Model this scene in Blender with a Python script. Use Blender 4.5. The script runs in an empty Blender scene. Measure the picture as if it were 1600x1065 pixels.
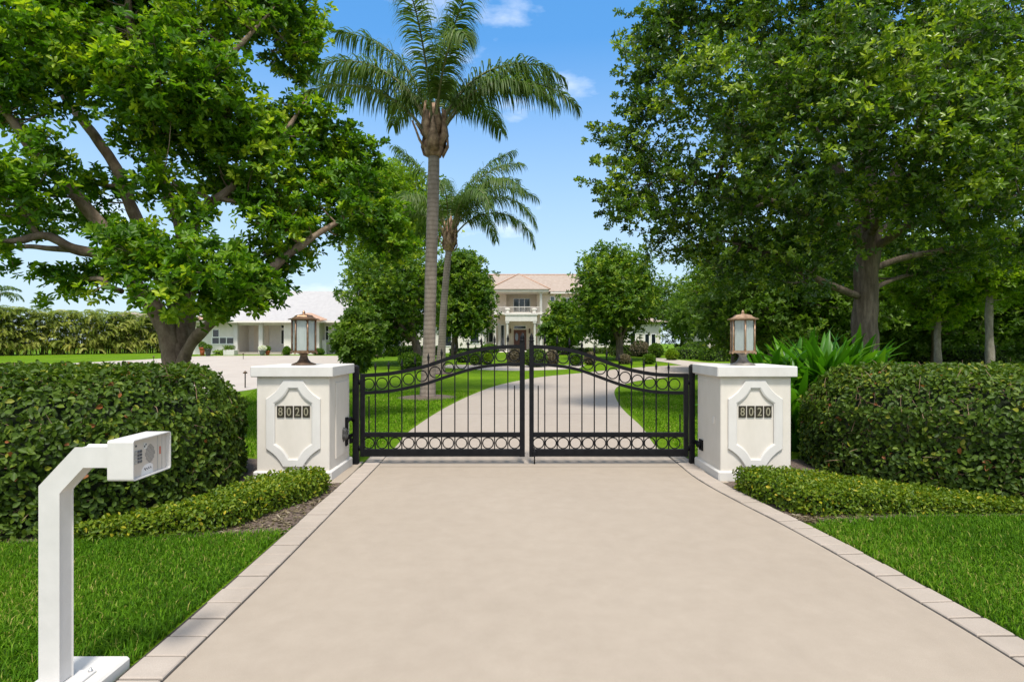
import bpy, math, random
import numpy as np
from mathutils import Vector

# ------------------------------------------------------------------ camera, sky, sun, exposure
S = bpy.context.scene
COL = S.collection
R = math.radians
CAM_H, F, HX, HY = 1.65, 889.0, 800.0, 536.0
cd = bpy.data.cameras.new("camera"); cam = bpy.data.objects.new("camera", cd); COL.objects.link(cam)
cam.location = (0, 0, CAM_H); cam.rotation_euler = (R(90), 0, 0)
cd.sensor_width = 36; cd.lens = 20.0; cd.shift_y = 0.0022; cd.clip_start = 0.05; cd.clip_end = 3000
S.camera = cam
SUN_EL = 64.0
sv = Vector((0.10, -1.0, 0)).normalized() * math.cos(R(SUN_EL)); sv.z = math.sin(R(SUN_EL))
ld = bpy.data.lights.new("sun", 'SUN'); ld.energy = 2.7; ld.angle = R(9.0); ld.color = (1.0, 0.955, 0.89)
sun = bpy.data.objects.new("sun", ld); COL.objects.link(sun)
sun.rotation_euler = (-sv).to_track_quat('-Z', 'Y').to_euler(); sun.location = (20, -10, 40)

W = bpy.data.worlds.new("World"); S.world = W; W.use_nodes = True
nt = W.node_tree; nt.nodes.clear()
def wn(t, **k):
    n = nt.nodes.new(t)
    for a, b in k.items(): setattr(n, a, b)
    return n
sky = wn('ShaderNodeTexSky', sky_type='NISHITA'); sky.sun_disc = False
sky.sun_elevation = R(SUN_EL); sky.sun_rotation = math.atan2(sv.x, sv.y)
sky.air_density = 1.0; sky.dust_density = 0.4; sky.ozone_density = 1.0
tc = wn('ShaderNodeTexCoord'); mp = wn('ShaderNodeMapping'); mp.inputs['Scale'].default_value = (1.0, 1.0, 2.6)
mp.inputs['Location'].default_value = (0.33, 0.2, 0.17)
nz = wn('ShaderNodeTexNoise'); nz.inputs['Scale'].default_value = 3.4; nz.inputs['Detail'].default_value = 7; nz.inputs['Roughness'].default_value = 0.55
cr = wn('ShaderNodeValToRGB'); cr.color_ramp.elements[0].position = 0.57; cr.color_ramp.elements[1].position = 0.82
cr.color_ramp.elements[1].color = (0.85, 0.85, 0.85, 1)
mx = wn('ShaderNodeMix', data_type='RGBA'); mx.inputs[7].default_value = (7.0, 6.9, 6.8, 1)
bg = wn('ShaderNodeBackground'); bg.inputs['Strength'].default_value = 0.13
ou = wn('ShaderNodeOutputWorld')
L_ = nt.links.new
L_(tc.outputs['Generated'], mp.inputs['Vector']); L_(mp.outputs[0], nz.inputs['Vector']); # unseen white cloud bank added overhead and behind camera for softer front fill
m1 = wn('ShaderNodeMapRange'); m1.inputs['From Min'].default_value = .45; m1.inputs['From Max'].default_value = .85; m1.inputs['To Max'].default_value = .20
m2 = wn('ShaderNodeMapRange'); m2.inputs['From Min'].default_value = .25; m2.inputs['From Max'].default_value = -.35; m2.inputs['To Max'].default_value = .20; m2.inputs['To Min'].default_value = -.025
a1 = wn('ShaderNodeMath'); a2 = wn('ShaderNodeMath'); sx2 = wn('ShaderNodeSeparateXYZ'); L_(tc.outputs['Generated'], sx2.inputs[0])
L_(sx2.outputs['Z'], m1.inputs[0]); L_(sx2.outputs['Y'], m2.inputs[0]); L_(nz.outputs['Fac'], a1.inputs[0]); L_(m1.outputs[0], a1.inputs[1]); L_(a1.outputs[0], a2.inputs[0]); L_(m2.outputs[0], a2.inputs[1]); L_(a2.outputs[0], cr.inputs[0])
hs = wn('ShaderNodeHueSaturation'); hs.inputs['Saturation'].default_value = 1.18; hs.inputs['Value'].default_value = 1.0
sx = wn('ShaderNodeSeparateXYZ'); zr = wn('ShaderNodeValToRGB'); zm = wn('ShaderNodeMix', data_type='RGBA', blend_type='MULTIPLY')
zr.color_ramp.elements[0].position = 0.0; zr.color_ramp.elements[0].color = (.62, .655, .76, 1)
ze = zr.color_ramp.elements.new(.27); ze.color = (1.12, 1.10, 1.10, 1)
zr.color_ramp.elements[1].position = 0.55; zr.color_ramp.elements[1].color = (.95, 1.16, 1.22, 1)
zm.inputs[0].default_value = 1.0
L_(tc.outputs['Generated'], sx.inputs[0]); L_(sx.outputs['Z'], zr.inputs[0]); L_(sky.outputs[0], zm.inputs[6]); L_(zr.outputs[0], zm.inputs[7])
hm = wn('ShaderNodeMapRange'); hm.inputs['From Min'].default_value = .08; hm.inputs['From Max'].default_value = .47; hm.inputs['To Min'].default_value = .80; hm.inputs['To Max'].default_value = 0.0
hz_ = wn('ShaderNodeMix', data_type='RGBA'); hz_.inputs[7].default_value = (3.1, 3.75, 4.2, 1)
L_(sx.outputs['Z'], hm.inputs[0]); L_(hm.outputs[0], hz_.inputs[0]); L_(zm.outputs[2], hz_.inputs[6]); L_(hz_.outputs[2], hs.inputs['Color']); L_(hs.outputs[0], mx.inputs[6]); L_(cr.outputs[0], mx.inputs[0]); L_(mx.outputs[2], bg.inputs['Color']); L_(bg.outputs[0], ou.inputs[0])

S.view_settings.view_transform = 'Standard'; S.view_settings.look = 'None'
S.view_settings.exposure = 0.85; S.view_settings.gamma = 1.0
S.render.engine = 'CYCLES'
S.cycles.max_bounces = 8; S.cycles.transparent_max_bounces = 16

# ------------------------------------------------------------------ helpers
def ground(y):
    t = min(max((y - 20.0) / 40.0, 0), 1)
    return 0.6 * t * t * (3 - 2 * t)
def P(px, py, d):
    return Vector(((px - HX) / F * d, d, CAM_H - (py - HY) / F * d))
def G(px, py):
    """the point of the ground seen at this place of the photograph"""
    lo, hi = 1.0, 400.0
    s = (py - HY) / F
    for _ in range(60):
        m = (lo + hi) / 2
        if CAM_H - s * m > ground(m): lo = m
        else: hi = m
    return ((px - HX) / F * lo, lo)

def tag(o, label=None, cat=None, group=None, kind=None):
    if label: o['label'] = label
    if cat: o['category'] = cat
    if group: o['group'] = group
    if kind: o['kind'] = kind
    return o
def empty(name, loc, label, cat, group=None):
    o = bpy.data.objects.new(name, None); COL.objects.link(o); o.location = loc
    o.empty_display_size = 0.2
    return tag(o, label, cat, group)
def link(name, me, parent=None, world=True):
    o = bpy.data.objects.new(name, me); COL.objects.link(o)
    if parent is not None:
        o.parent = parent
    return o
def abs_origin(parent):
    v = Vector((0, 0, 0)); p = parent
    while p is not None:
        v += p.location; p = p.parent
    return v

class MB:
    """collects shapes given in world coordinates and links them as one mesh object"""
    def __init__(s): s.v = []; s.f = []; s.m = []; s.smooth = []
    def add(s, vs, fs, sm=False, mi=0):
        b = len(s.v); s.v += [tuple(v) for v in vs]
        for f in fs: s.f.append([b + i for i in f]); s.smooth.append(sm); s.m.append(mi)
    def box(s, x0, x1, y0, y1, z0, z1, mi=0):
        vs = [(x, y, z) for z in (z0, z1) for y in (y0, y1) for x in (x0, x1)]
        s.add(vs, [(0, 2, 3, 1), (4, 5, 7, 6), (0, 1, 5, 4), (2, 6, 7, 3), (0, 4, 6, 2), (1, 3, 7, 5)], mi=mi)
    def bbox(s, x0, x1, y0, y1, z0, z1, b=0.01, mi=0):
        """box with all edges chamfered"""
        c = [((x0 + x1) / 2, (y0 + y1) / 2, (z0 + z1) / 2)][0]
        hx, hy, hz = (x1 - x0) / 2, (y1 - y0) / 2, (z1 - z0) / 2
        vs = []; idx = {}
        for sx in (-1, 1):
            for sy in (-1, 1):
                for sz in (-1, 1):
                    for a in range(3):
                        h = [hx - b, hy - b, hz - b]; h[a] += b
                        idx[(sx, sy, sz, a)] = len(vs)
                        vs.append((c[0] + sx * h[0], c[1] + sy * h[1], c[2] + sz * h[2]))
        fs = []
        for a in range(3):
            u, w = (a + 1) % 3, (a + 2) % 3
            for sg in (-1, 1):
                q = []
                for (p, r) in ((-1, -1), (1, -1), (1, 1), (-1, 1)):
                    k = [0, 0, 0]; k[a] = sg; k[u] = p; k[w] = r; q.append(idx[(k[0], k[1], k[2], a)])
                fs.append(q if sg > 0 else q[::-1])
        for a in range(3):          # edge chamfers, along axis a
            u, w = (a + 1) % 3, (a + 2) % 3
            for su in (-1, 1):
                for sw in (-1, 1):
                    q = []
                    for (sa, fc) in ((-1, u), (1, u), (1, w), (-1, w)):
                        k = [0, 0, 0]; k[a] = sa; k[u] = su; k[w] = sw; q.append(idx[(k[0], k[1], k[2], fc)])
                    fs.append(q if su * sw < 0 else q[::-1])
        for sx in (-1, 1):
            for sy in (-1, 1):
                for sz in (-1, 1):
                    q = [idx[(sx, sy, sz, a)] for a in range(3)]
                    fs.append(q if sx * sy * sz > 0 else q[::-1])
        s.add(vs, fs, mi=mi)
    def prism_y(s, pts, y0, y1, mi=0, cap=True):
        """outline in x,z (any winding) extruded along y"""
        a = sum(pts[i][0] * pts[(i + 1) % len(pts)][1] - pts[(i + 1) % len(pts)][0] * pts[i][1] for i in range(len(pts)))
        if a < 0: pts = pts[::-1]
        n = len(pts)
        vs = [(x, y0, z) for x, z in pts] + [(x, y1, z) for x, z in pts]
        fs = [(i, (i + 1) % n, n + (i + 1) % n, n + i) for i in range(n)]
        if cap: fs += [list(range(n))[::1], list(range(n, 2 * n))[::-1]]
        s.add(vs, fs, mi=mi)
    def ring_y(s, outer, inner, y0, y1, mi=0):
        """frame between two outlines with the same point count, extruded along y (front y0)"""
        n = len(outer)
        vs = [(x, y0, z) for x, z in outer] + [(x, y0, z) for x, z in inner] + [(x, y1, z) for x, z in outer] + [(x, y1, z) for x, z in inner]
        fs = []
        for i in range(n):
            j = (i + 1) % n
            fs += [(i, j, n + j, n + i), (2 * n + i, 3 * n + i, 3 * n + j, 2 * n + j), (i, 2 * n + i, 2 * n + j, j), (n + i, n + j, 3 * n + j, 3 * n + i)]
        s.add(vs, fs, mi=mi)
    def tube(s, pts, rad, n=6, caps=True, mi=0, jit=0.0):
        pts = [Vector(p) for p in pts]
        if not hasattr(rad, '__len__'): rad = [rad] * len(pts)
        vs = []; up = Vector((0.13, 0.31, 0.94)); fs = []
        prev = None
        for i, p in enumerate(pts):
            t = (pts[min(i + 1, len(pts) - 1)] - pts[max(i - 1, 0)])
            if t.length < 1e-9: t = Vector((0, 0, 1))
            t.normalize()
            if prev is None:
                a = t.cross(up if abs(t.dot(up)) < 0.95 else Vector((1, 0, 0))).normalized()
            else:
                a = (prev - t * prev.dot(t)).normalized()
            prev = a; b = t.cross(a)
            for k in range(n):
                w = 2 * math.pi * k / n
                r = rad[i] * (1 + (jit * math.sin(k * 2.1 + i * 0.9 + p.x) if jit else 0))
                vs.append(p + (a * math.cos(w) + b * math.sin(w)) * r)
        for i in range(len(pts) - 1):
            for k in range(n):
                k2 = (k + 1) % n
                fs.append((i * n + k, i * n + k2, (i + 1) * n + k2, (i + 1) * n + k))
        if caps:
            fs.append(list(range(n))[::-1]); fs.append([(len(pts) - 1) * n + k for k in range(n)])
        s.add(vs, fs, sm=True, mi=mi)
    def lathe(s, x, y, prof, n=16, mi=0, sm=True, rot=0.0):
        vs = []; fs = []
        for r, z in prof:
            for k in range(n):
                w = 2 * math.pi * k / n + rot; vs.append((x + r * math.cos(w), y + r * math.sin(w), z))
        for i in range(len(prof) - 1):
            for k in range(n):
                k2 = (k + 1) % n; fs.append((i * n + k, i * n + k2, (i + 1) * n + k2, (i + 1) * n + k))
        fs.append(list(range(n))[::-1]); fs.append([(len(prof) - 1) * n + k for k in range(n)])
        s.add(vs, fs, sm=sm, mi=mi)
    def torus_y(s, x, y, z, R0, r, n=20, m=6):
        vs = []; fs = []
        for i in range(n):
            a = 2 * math.pi * i / n
            for k in range(m):
                b = 2 * math.pi * k / m; q = R0 + r * math.cos(b)
                vs.append((x + q * math.cos(a), y + r * math.sin(b), z + q * math.sin(a)))
        for i in range(n):
            for k in range(m):
                i2, k2 = (i + 1) % n, (k + 1) % m
                fs.append((i * m + k, i * m + k2, i2 * m + k2, i2 * m + k))
        s.add(vs, fs, sm=True)
    def build(s, name, mats, parent=None):
        o0 = abs_origin(parent)
        me = bpy.data.meshes.new(name)
        me.from_pydata([(v[0] - o0.x, v[1] - o0.y, v[2] - o0.z) for v in s.v], [], s.f)
        if not isinstance(mats, (list, tuple)): mats = [mats]
        for m in mats: me.materials.append(m)
        me.polygons.foreach_set('use_smooth', s.smooth); me.polygons.foreach_set('material_index', s.m)
        me.update()
        return link(name, me, parent)

def np_mesh(name, V, faces, mat, tint=None, parent=None, smooth=False):
    """faces: int array n x k"""
    o0 = abs_origin(parent); V = V - np.array(o0)
    me = bpy.data.meshes.new(name); n, k = faces.shape
    me.vertices.add(len(V)); me.vertices.foreach_set('co', V.astype(np.float32).ravel())
    me.loops.add(n * k); me.loops.foreach_set('vertex_index', faces.astype(np.int32).ravel())
    me.polygons.add(n); me.polygons.foreach_set('loop_start', np.arange(0, n * k, k, dtype=np.int32))
    if smooth: me.polygons.foreach_set('use_smooth', np.ones(n, dtype=bool))
    me.materials.append(mat)
    me.update(calc_edges=True)
    if tint is not None:
        a = me.attributes.new('tint', 'FLOAT', 'FACE'); a.data.foreach_set('value', tint.astype(np.float32))
    return link(name, me, parent)

def nrm(a): return a / np.maximum(np.linalg.norm(a, axis=-1, keepdims=True), 1e-9)
def leaf_arrays(Pn, D, N, Ln, Wn, tint, fold=0.25, droop=0.15):
    D = nrm(D); Sd = nrm(np.cross(D, N)); N = np.cross(Sd, D)
    Ln = Ln[:, None]; Wn = Wn[:, None]
    v = np.stack([Pn,
                  Pn + D * Ln * .35 + Sd * Wn * .40 + N * Wn * fold,
                  Pn + D * Ln * .74 + Sd * Wn * .46 + N * (Wn * fold - Ln * droop * .4),
                  Pn + D * Ln - N * Ln * droop,
                  Pn + D * Ln * .74 - Sd * Wn * .46 + N * (Wn * fold - Ln * droop * .4),
                  Pn + D * Ln * .35 - Sd * Wn * .40 + N * Wn * fold], axis=1)
    n = len(Pn); b = (np.arange(n) * 6)[:, None]
    f = np.concatenate([b + np.array([[0, 1, 2, 3]]), b + np.array([[0, 3, 4, 5]])], axis=1).reshape(-1, 4)
    return v.reshape(-1, 3), f, np.repeat(tint, 2)

# ------------------------------------------------------------------ materials
MAT = {}
def mat(name):
    m = bpy.data.materials.new(name); m.use_nodes = True; MAT[name] = m
    return m, m.node_tree, m.node_tree.nodes['Principled BSDF']
def ramp(t, pts):
    r = t.nodes.new('ShaderNodeValToRGB'); e = r.color_ramp.elements
    e[0].position = pts[0][0]; e[0].color = (*pts[0][1], 1); e[1].position = pts[-1][0]; e[1].color = (*pts[-1][1], 1)
    for p, c in pts[1:-1]:
        q = e.new(p); q.color = (*c, 1)
    return r
def noise(t, scale, detail=5, rough=0.55, coord='Object', mscale=None):
    c = t.nodes.new('ShaderNodeTexCoord'); n = t.nodes.new('ShaderNodeTexNoise')
    n.inputs['Scale'].default_value = scale; n.inputs['Detail'].default_value = detail; n.inputs['Roughness'].default_value = rough
    if mscale:
        mpn = t.nodes.new('ShaderNodeMapping'); mpn.inputs['Scale'].default_value = mscale
        t.links.new(c.outputs[coord], mpn.inputs[0]); t.links.new(mpn.outputs[0], n.inputs['Vector'])
    else: t.links.new(c.outputs[coord], n.inputs['Vector'])
    return n
def bump(t, b, src, strength, dist=0.01):
    bn = t.nodes.new('ShaderNodeBump'); bn.inputs['Strength'].default_value = strength; bn.inputs['Distance'].default_value = dist
    t.links.new(src, bn.inputs['Height']); t.links.new(bn.outputs[0], b.inputs['Normal'])
def mixc(t, fac, a, b, blend='MIX'):
    m = t.nodes.new('ShaderNodeMix'); m.data_type = 'RGBA'; m.blend_type = blend
    if hasattr(fac, 'type'): t.links.new(fac, m.inputs[0])
    else: m.inputs[0].default_value = fac
    for k, x in ((6, a), (7, b)):
        if hasattr(x, 'type'): t.links.new(x, m.inputs[k])
        else: m.inputs[k].default_value = (*x, 1)
    return m.outputs[2]
def simple(name, c1, c2, scale=6, rough=0.6, metal=0.0, bs=0.0, bscale=60, spec=0.5, detail=5):
    m, t, b = mat(name)
    n = noise(t, scale, detail); r = ramp(t, [(0.32, c1), (0.68, c2)])
    t.links.new(n.outputs['Fac'], r.inputs[0]); t.links.new(r.outputs[0], b.inputs['Base Color'])
    b.inputs['Roughness'].default_value = rough; b.inputs['Metallic'].default_value = metal
    b.inputs['Specular IOR Level'].default_value = spec
    if bs:
        n2 = noise(t, bscale, 4); bump(t, b, n2.outputs['Fac'], bs)
    return m
def leafmat(name, stops, trans=0.35, rough=0.42, spec=0.4):
    m, t, b = mat(name)
    a = t.nodes.new('ShaderNodeAttribute'); a.attribute_name = 'tint'
    r = ramp(t, stops); t.links.new(a.outputs['Fac'], r.inputs[0])
    t.links.new(r.outputs[0], b.inputs['Base Color']); b.inputs['Roughness'].default_value = rough
    b.inputs['Specular IOR Level'].default_value = spec
    tr = t.nodes.new('ShaderNodeBsdfTranslucent')
    tc_ = mixc(t, 0.75, r.outputs[0], (1.35, 1.5, 0.55), 'MULTIPLY'); t.links.new(tc_, tr.inputs['Color'])
    ms = t.nodes.new('ShaderNodeMixShader'); ms.inputs[0].default_value = trans
    t.links.new(b.outputs[0], ms.inputs[1]); t.links.new(tr.outputs[0], ms.inputs[2])
    t.links.new(ms.outputs[0], t.nodes['Material Output'].inputs['Surface'])
    return m

leafmat('leaf_left', [(0, (.032, .095, .004)), (.5, (.094, .205, .008)), (.85, (.235, .36, .014)), (1, (.38, .46, .022))], .45, .45, .28)
leafmat('leaf_right', [(0, (.032, .075, .006)), (.5, (.072, .145, .010)), (.85, (.20, .295, .017)), (1, (.33, .41, .028))], .42, .34, .5)
leafmat('leaf_hedge', [(0, (.026, .052, .006)), (.5, (.066, .118, .010)), (.85, (.155, .215, .018)), (.95, (.25, .25, .025)), (1, (.28, .10, .03))], .32, .48, .22)
leafmat('leaf_box', [(0, (.035, .085, .004)), (.5, (.120, .185, .008)), (.85, (.25, .285, .016)), (1, (.48, .38, .025))], .34, .45, .25)
leafmat('leaf_ficus', [(0, (.030, .080, .006)), (.5, (.088, .175, .010)), (.85, (.20, .295, .016)), (1, (.29, .37, .022))], .40, .45, .25)
leafmat('leaf_sunny', [(0, (.08, .16, .007)), (.5, (.18, .29, .012)), (1, (.34, .42, .025))], .5, .45, .25)
leafmat('leaf_dark', [(0, (.045, .095, .010)), (.5, (.10, .18, .018)), (1, (.20, .29, .03))], .45, .45, .3)
leafmat('leaf_strap', [(0, (.026, .10, .004)), (.6, (.065, .20, .008)), (1, (.15, .29, .015))], .40, .38, .3)
leafmat('leaf_areca', [(0, (.10, .15, .014)), (.4, (.24, .28, .045)), (.75, (.40, .39, .11)), (1, (.58, .43, .035))], .42, .45, .3)
leafmat('leaf_palm', [(0, (.030, .070, .010)), (.55, (.075, .135, .018)), (1, (.16, .21, .035))], .36, .45, .25)
leafmat('leaf_brown', [(0, (.10, .08, .045)), (1, (.25, .2, .12))], .2)
leafmat('grass_blade', [(0, (.026, .075, .002)), (.55, (.084, .200, .006)), (.88, (.165, .30, .012)), (1, (.36, .33, .09))], .38, .6, .12)
leafmat('grass_inner', [(0, (.055, .125, .003)), (.55, (.125, .255, .006)), (.9, (.20, .34, .012)), (1, (.36, .34, .09))], .34, .6, .1)
leafmat('petal_white', [(0, (.6, .6, .55)), (1, (.85, .85, .8))], .3)

def grassmat():
    m, t, b = mat('lawn')
    n1 = noise(t, .35, 4); n2 = noise(t, 55, 4, .7); n3 = noise(t, 4.0, 4)
    r1 = ramp(t, [(.3, (.085, .175, .006)), (.7, (.135, .235, .010))]); t.links.new(n1.outputs['Fac'], r1.inputs[0])
    r2 = ramp(t, [(.3, (.45, .5, .4)), (.7, (1.35, 1.3, 1.2))]); t.links.new(n2.outputs['Fac'], r2.inputs[0])
    r3 = ramp(t, [(.3, (.8, .82, .8)), (.7, (1.15, 1.1, 1.0))]); t.links.new(n3.outputs['Fac'], r3.inputs[0])
    c = mixc(t, 1, r1.outputs[0], r2.outputs[0], 'MULTIPLY'); c = mixc(t, 1, c, r3.outputs[0], 'MULTIPLY')
    t.links.new(c, b.inputs['Base Color']); b.inputs['Roughness'].default_value = .9; b.inputs['Specular IOR Level'].default_value = .05
    bump(t, b, n2.outputs['Fac'], .8, .03)
grassmat()
def concrete(name, c1, c2, spotc):
    m, t, b = mat(name)
    n1 = noise(t, .55, 6, .6, mscale=(1.0, .55, 1)); n2 = noise(t, 5.5, 6, .65); n3 = noise(t, 240, 3, .6); n4 = noise(t, 21, 5, .7)
    r1 = ramp(t, [(.30, c1), (.70, c2)]); t.links.new(n1.outputs['Fac'], r1.inputs[0])
    r2 = ramp(t, [(.3, (.94, .937, .93)), (.7, (1.04, 1.04, 1.04))]); t.links.new(n2.outputs['Fac'], r2.inputs[0])
    r3 = ramp(t, [(.3, (.87, .865, .86)), (.7, (1.08, 1.08, 1.08))]); t.links.new(n3.outputs['Fac'], r3.inputs[0])
    r4 = ramp(t, [(.70, (0, 0, 0)), (.80, (1, 1, 1))]); t.links.new(n4.outputs['Fac'], r4.inputs[0])
    c = mixc(t, 1, r1.outputs[0], r2.outputs[0], 'MULTIPLY'); c = mixc(t, 1, c, r3.outputs[0], 'MULTIPLY')
    k = t.nodes.new('ShaderNodeMath'); k.operation = 'MULTIPLY'; k.inputs[1].default_value = .35
    t.links.new(r4.outputs[0], k.inputs[0]); c = mixc(t, k.outputs[0], c, spotc)
    t.links.new(c, b.inputs['Base Color']); b.inputs['Roughness'].default_value = .75; b.inputs['Specular IOR Level'].default_value = .3
    bump(t, b, n3.outputs['Fac'], .25, .004)
concrete('concrete', (.316, .262, .204), (.350, .293, .230), (.22, .18, .14))
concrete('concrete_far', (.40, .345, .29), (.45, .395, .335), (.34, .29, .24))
concrete('paver', (.315, .265, .215), (.415, .355, .298), (.25, .21, .17))
def stucco(name, c, dirt, bs=.35):
    m, t, b = mat(name)
    n1 = noise(t, 2.0, 7, .7, mscale=(1.6, 1.6, .8)); n2 = noise(t, 160, 4, .6)
    r1 = ramp(t, [(.36, dirt), (.62, c)]); t.links.new(n1.outputs['Fac'], r1.inputs[0])
    t.links.new(r1.outputs[0], b.inputs['Base Color']); b.inputs['Roughness'].default_value = .82; b.inputs['Specular IOR Level'].default_value = .25
    bump(t, b, n2.outputs['Fac'], bs, .004)
stucco('stucco_cream', (.63, .58, .505), (.575, .53, .455))
stucco('paint_white', (.60, .575, .53), (.545, .52, .475), .12)
stucco('house_white', (.70, .65, .58), (.64, .59, .53), .1)
stucco('house_cream', (.70, .60, .49), (.63, .54, .44), .1)
simple('post_white', (.53, .51, .48), (.59, .565, .535), 9, .45, bs=.04, bscale=120)
simple('iron_black', (.004, .004, .005), (.008, .008, .009), 14, .52, spec=.15, bs=.08, bscale=90)
simple('iron_worn', (.02, .02, .02), (.10, .095, .085), 30, .55, bs=.3, bscale=70)
simple('copper', (.15, .083, .047), (.30, .185, .112), 22, .45, .75, bs=.15, bscale=80)
simple('bronze_dark', (.075, .045, .028), (.15, .10, .065), 26, .5, .6, bs=.2, bscale=80)
simple('pewter', (.20, .18, .16), (.30, .27, .24), 26, .5, .6, bs=.2, bscale=80)
simple('tile_dark', (.022, .017, .011), (.050, .040, .024), 60, .4, .3)
simple('digit_gold', (.33, .29, .20), (.42, .37, .27), 60, .4, .5)
simple('stainless', (.56, .51, .465), (.64, .59, .545), 3, .36, .45, bs=.02, bscale=300)
simple('key_dark', (.05, .05, .055), (.10, .10, .11), 30, .5)
simple('key_silver', (.42, .41, .40), (.5, .49, .48), 30, .4, .6)
simple('sticker', (.66, .62, .60), (.72, .68, .66), 30, .6)
simple('mulch', (.045, .030, .022), (.16, .115, .085), 38, .95, bs=1.0, bscale=45)
simple('turf_dark', (.012, .030, .003), (.035, .065, .008), 40, .95, spec=.1)
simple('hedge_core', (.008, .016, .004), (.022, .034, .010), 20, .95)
simple('roof_tile', (.275, .21, .16), (.35, .28, .222), 3, .8)
simple('roof_pale', (.335, .32, .315), (.385, .37, .36), 3, .75)
simple('trim_terracotta', (.34, .20, .13), (.42, .27, .19), 5, .7)
simple('door_wood', (.075, .020, .012), (.13, .04, .022), 8, .4)
simple('frame_white', (.78, .77, .75), (.82, .81, .79), 10, .5)
simple('pot_green', (.02, .03, .022), (.04, .055, .04), 8, .5)
simple('red_clay', (.42, .075, .035), (.52, .13, .06), 8, .6)
simple('grey_stone', (.16, .17, .18), (.26, .27, .28), 12, .7)
simple('joint_dark', (.022, .018, .014), (.055, .045, .035), 30, .95)
m, t, b = mat('window_glass'); b.inputs['Base Color'].default_value = (.012, .018, .022, 1); b.inputs['Roughness'].default_value = .06; b.inputs['Specular IOR Level'].default_value = .7
m, t, b = mat('window_grey'); b.inputs['Base Color'].default_value = (.16, .19, .22, 1); b.inputs['Roughness'].default_value = .12
m, t, b = mat('frosted_glass')
n = noise(t, 26, 3, mscale=(3, 3, .2)); r = ramp(t, [(.3, (.48, .53, .49)), (.7, (.58, .62, .58))]); t.links.new(n.outputs['Fac'], r.inputs[0])
t.links.new(r.outputs[0], b.inputs['Base Color']); b.inputs['Roughness'].default_value = .22
b.inputs['Transmission Weight'].default_value = .45
def barkmat(name, c1, c2, c3, rough_scale=7, st=(1, 1, .3)):
    m, t, b = mat(name)
    n1 = noise(t, rough_scale, 8, .7, mscale=st); n2 = noise(t, 1.4, 3)
    r1 = ramp(t, [(.28, c1), (.5, c2), (.72, c3)]); t.links.new(n1.outputs['Fac'], r1.inputs[0])
    r2 = ramp(t, [(.3, (.75, .75, .75)), (.7, (1.2, 1.18, 1.15))]); t.links.new(n2.outputs['Fac'], r2.inputs[0])
    t.links.new(mixc(t, 1, r1.outputs[0], r2.outputs[0], 'MULTIPLY'), b.inputs['Base Color'])
    b.inputs['Roughness'].default_value = .9; b.inputs['Specular IOR Level'].default_value = .2
    bump(t, b, n1.outputs['Fac'], .9, .05)
barkmat('bark_left', (.07, .048, .032), (.19, .138, .097), (.33, .255, .19), 5, (1, 1, .55))
barkmat('bark_right', (.055, .042, .03), (.135, .105, .08), (.24, .195, .15), 11, (1, 1, .16))
barkmat('bark_pale', (.15, .125, .10), (.25, .215, .175), (.35, .31, .26), 8, (1, 1, .5))
def palmbark():
    m, t, b = mat('bark_palm')
    c = t.nodes.new('ShaderNodeTexCoord'); w = t.nodes.new('ShaderNodeTexWave'); w.bands_direction = 'Z'
    w.inputs['Scale'].default_value = 2.3; w.inputs['Distortion'].default_value = 2.2; w.inputs['Detail'].default_value = 4; w.inputs['Detail Scale'].default_value = 1.8
    t.links.new(c.outputs['Object'], w.inputs['Vector'])
    n1 = noise(t, 3.2, 6, .65, mscale=(1, 1, .5)); n2 = noise(t, 30, 5, .6, mscale=(1, 1, 3))
    r1 = ramp(t, [(.0, (.20, .165, .135)), (.2, (.245, .205, .17)), (1, (.275, .232, .193))]); t.links.new(w.outputs['Fac'], r1.inputs[0])
    r2 = ramp(t, [(.3, (.62, .60, .56)), (.65, (1.12, 1.1, 1.08))]); t.links.new(n1.outputs['Fac'], r2.inputs[0])
    r3 = ramp(t, [(.3, (.85, .85, .85)), (.7, (1.1, 1.1, 1.1))]); t.links.new(n2.outputs['Fac'], r3.inputs[0])
    cc = mixc(t, 1, r1.outputs[0], r2.outputs[0], 'MULTIPLY'); cc = mixc(t, 1, cc, r3.outputs[0], 'MULTIPLY')
    t.links.new(cc, b.inputs['Base Color']); b.inputs['Roughness'].default_value = .85; b.inputs['Specular IOR Level'].default_value = .2
    bump(t, b, w.outputs['Fac'], .15, .02)
palmbark()
simple('palm_boot', (.11, .058, .032), (.38, .25, .16), 7, .85, bs=.5, bscale=30)
simple('palm_rachis', (.11, .12, .045), (.19, .18, .08), 6, .6)
M = MAT

# ------------------------------------------------------------------ the ground, drives and borders
rows = [-40, -6, 0, 5, 10, 15, 20] + [20 + 2 * i for i in range(1, 21)] + [80, 130, 250, 1200]
cols = [-1200, -200, -60, -20, -8, 0, 8, 20, 60, 200, 1200]
V = np.array([(x, y, ground(y)) for y in rows for x in cols], dtype=float)
nc = len(cols)
Fc = np.array([(i * nc + j, i * nc + j + 1, (i + 1) * nc + j + 1, (i + 1) * nc + j) for i in range(len(rows) - 1) for j in range(nc - 1)])
tag(np_mesh('lawn_ground', V, Fc, M['lawn']), kind='structure')

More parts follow.
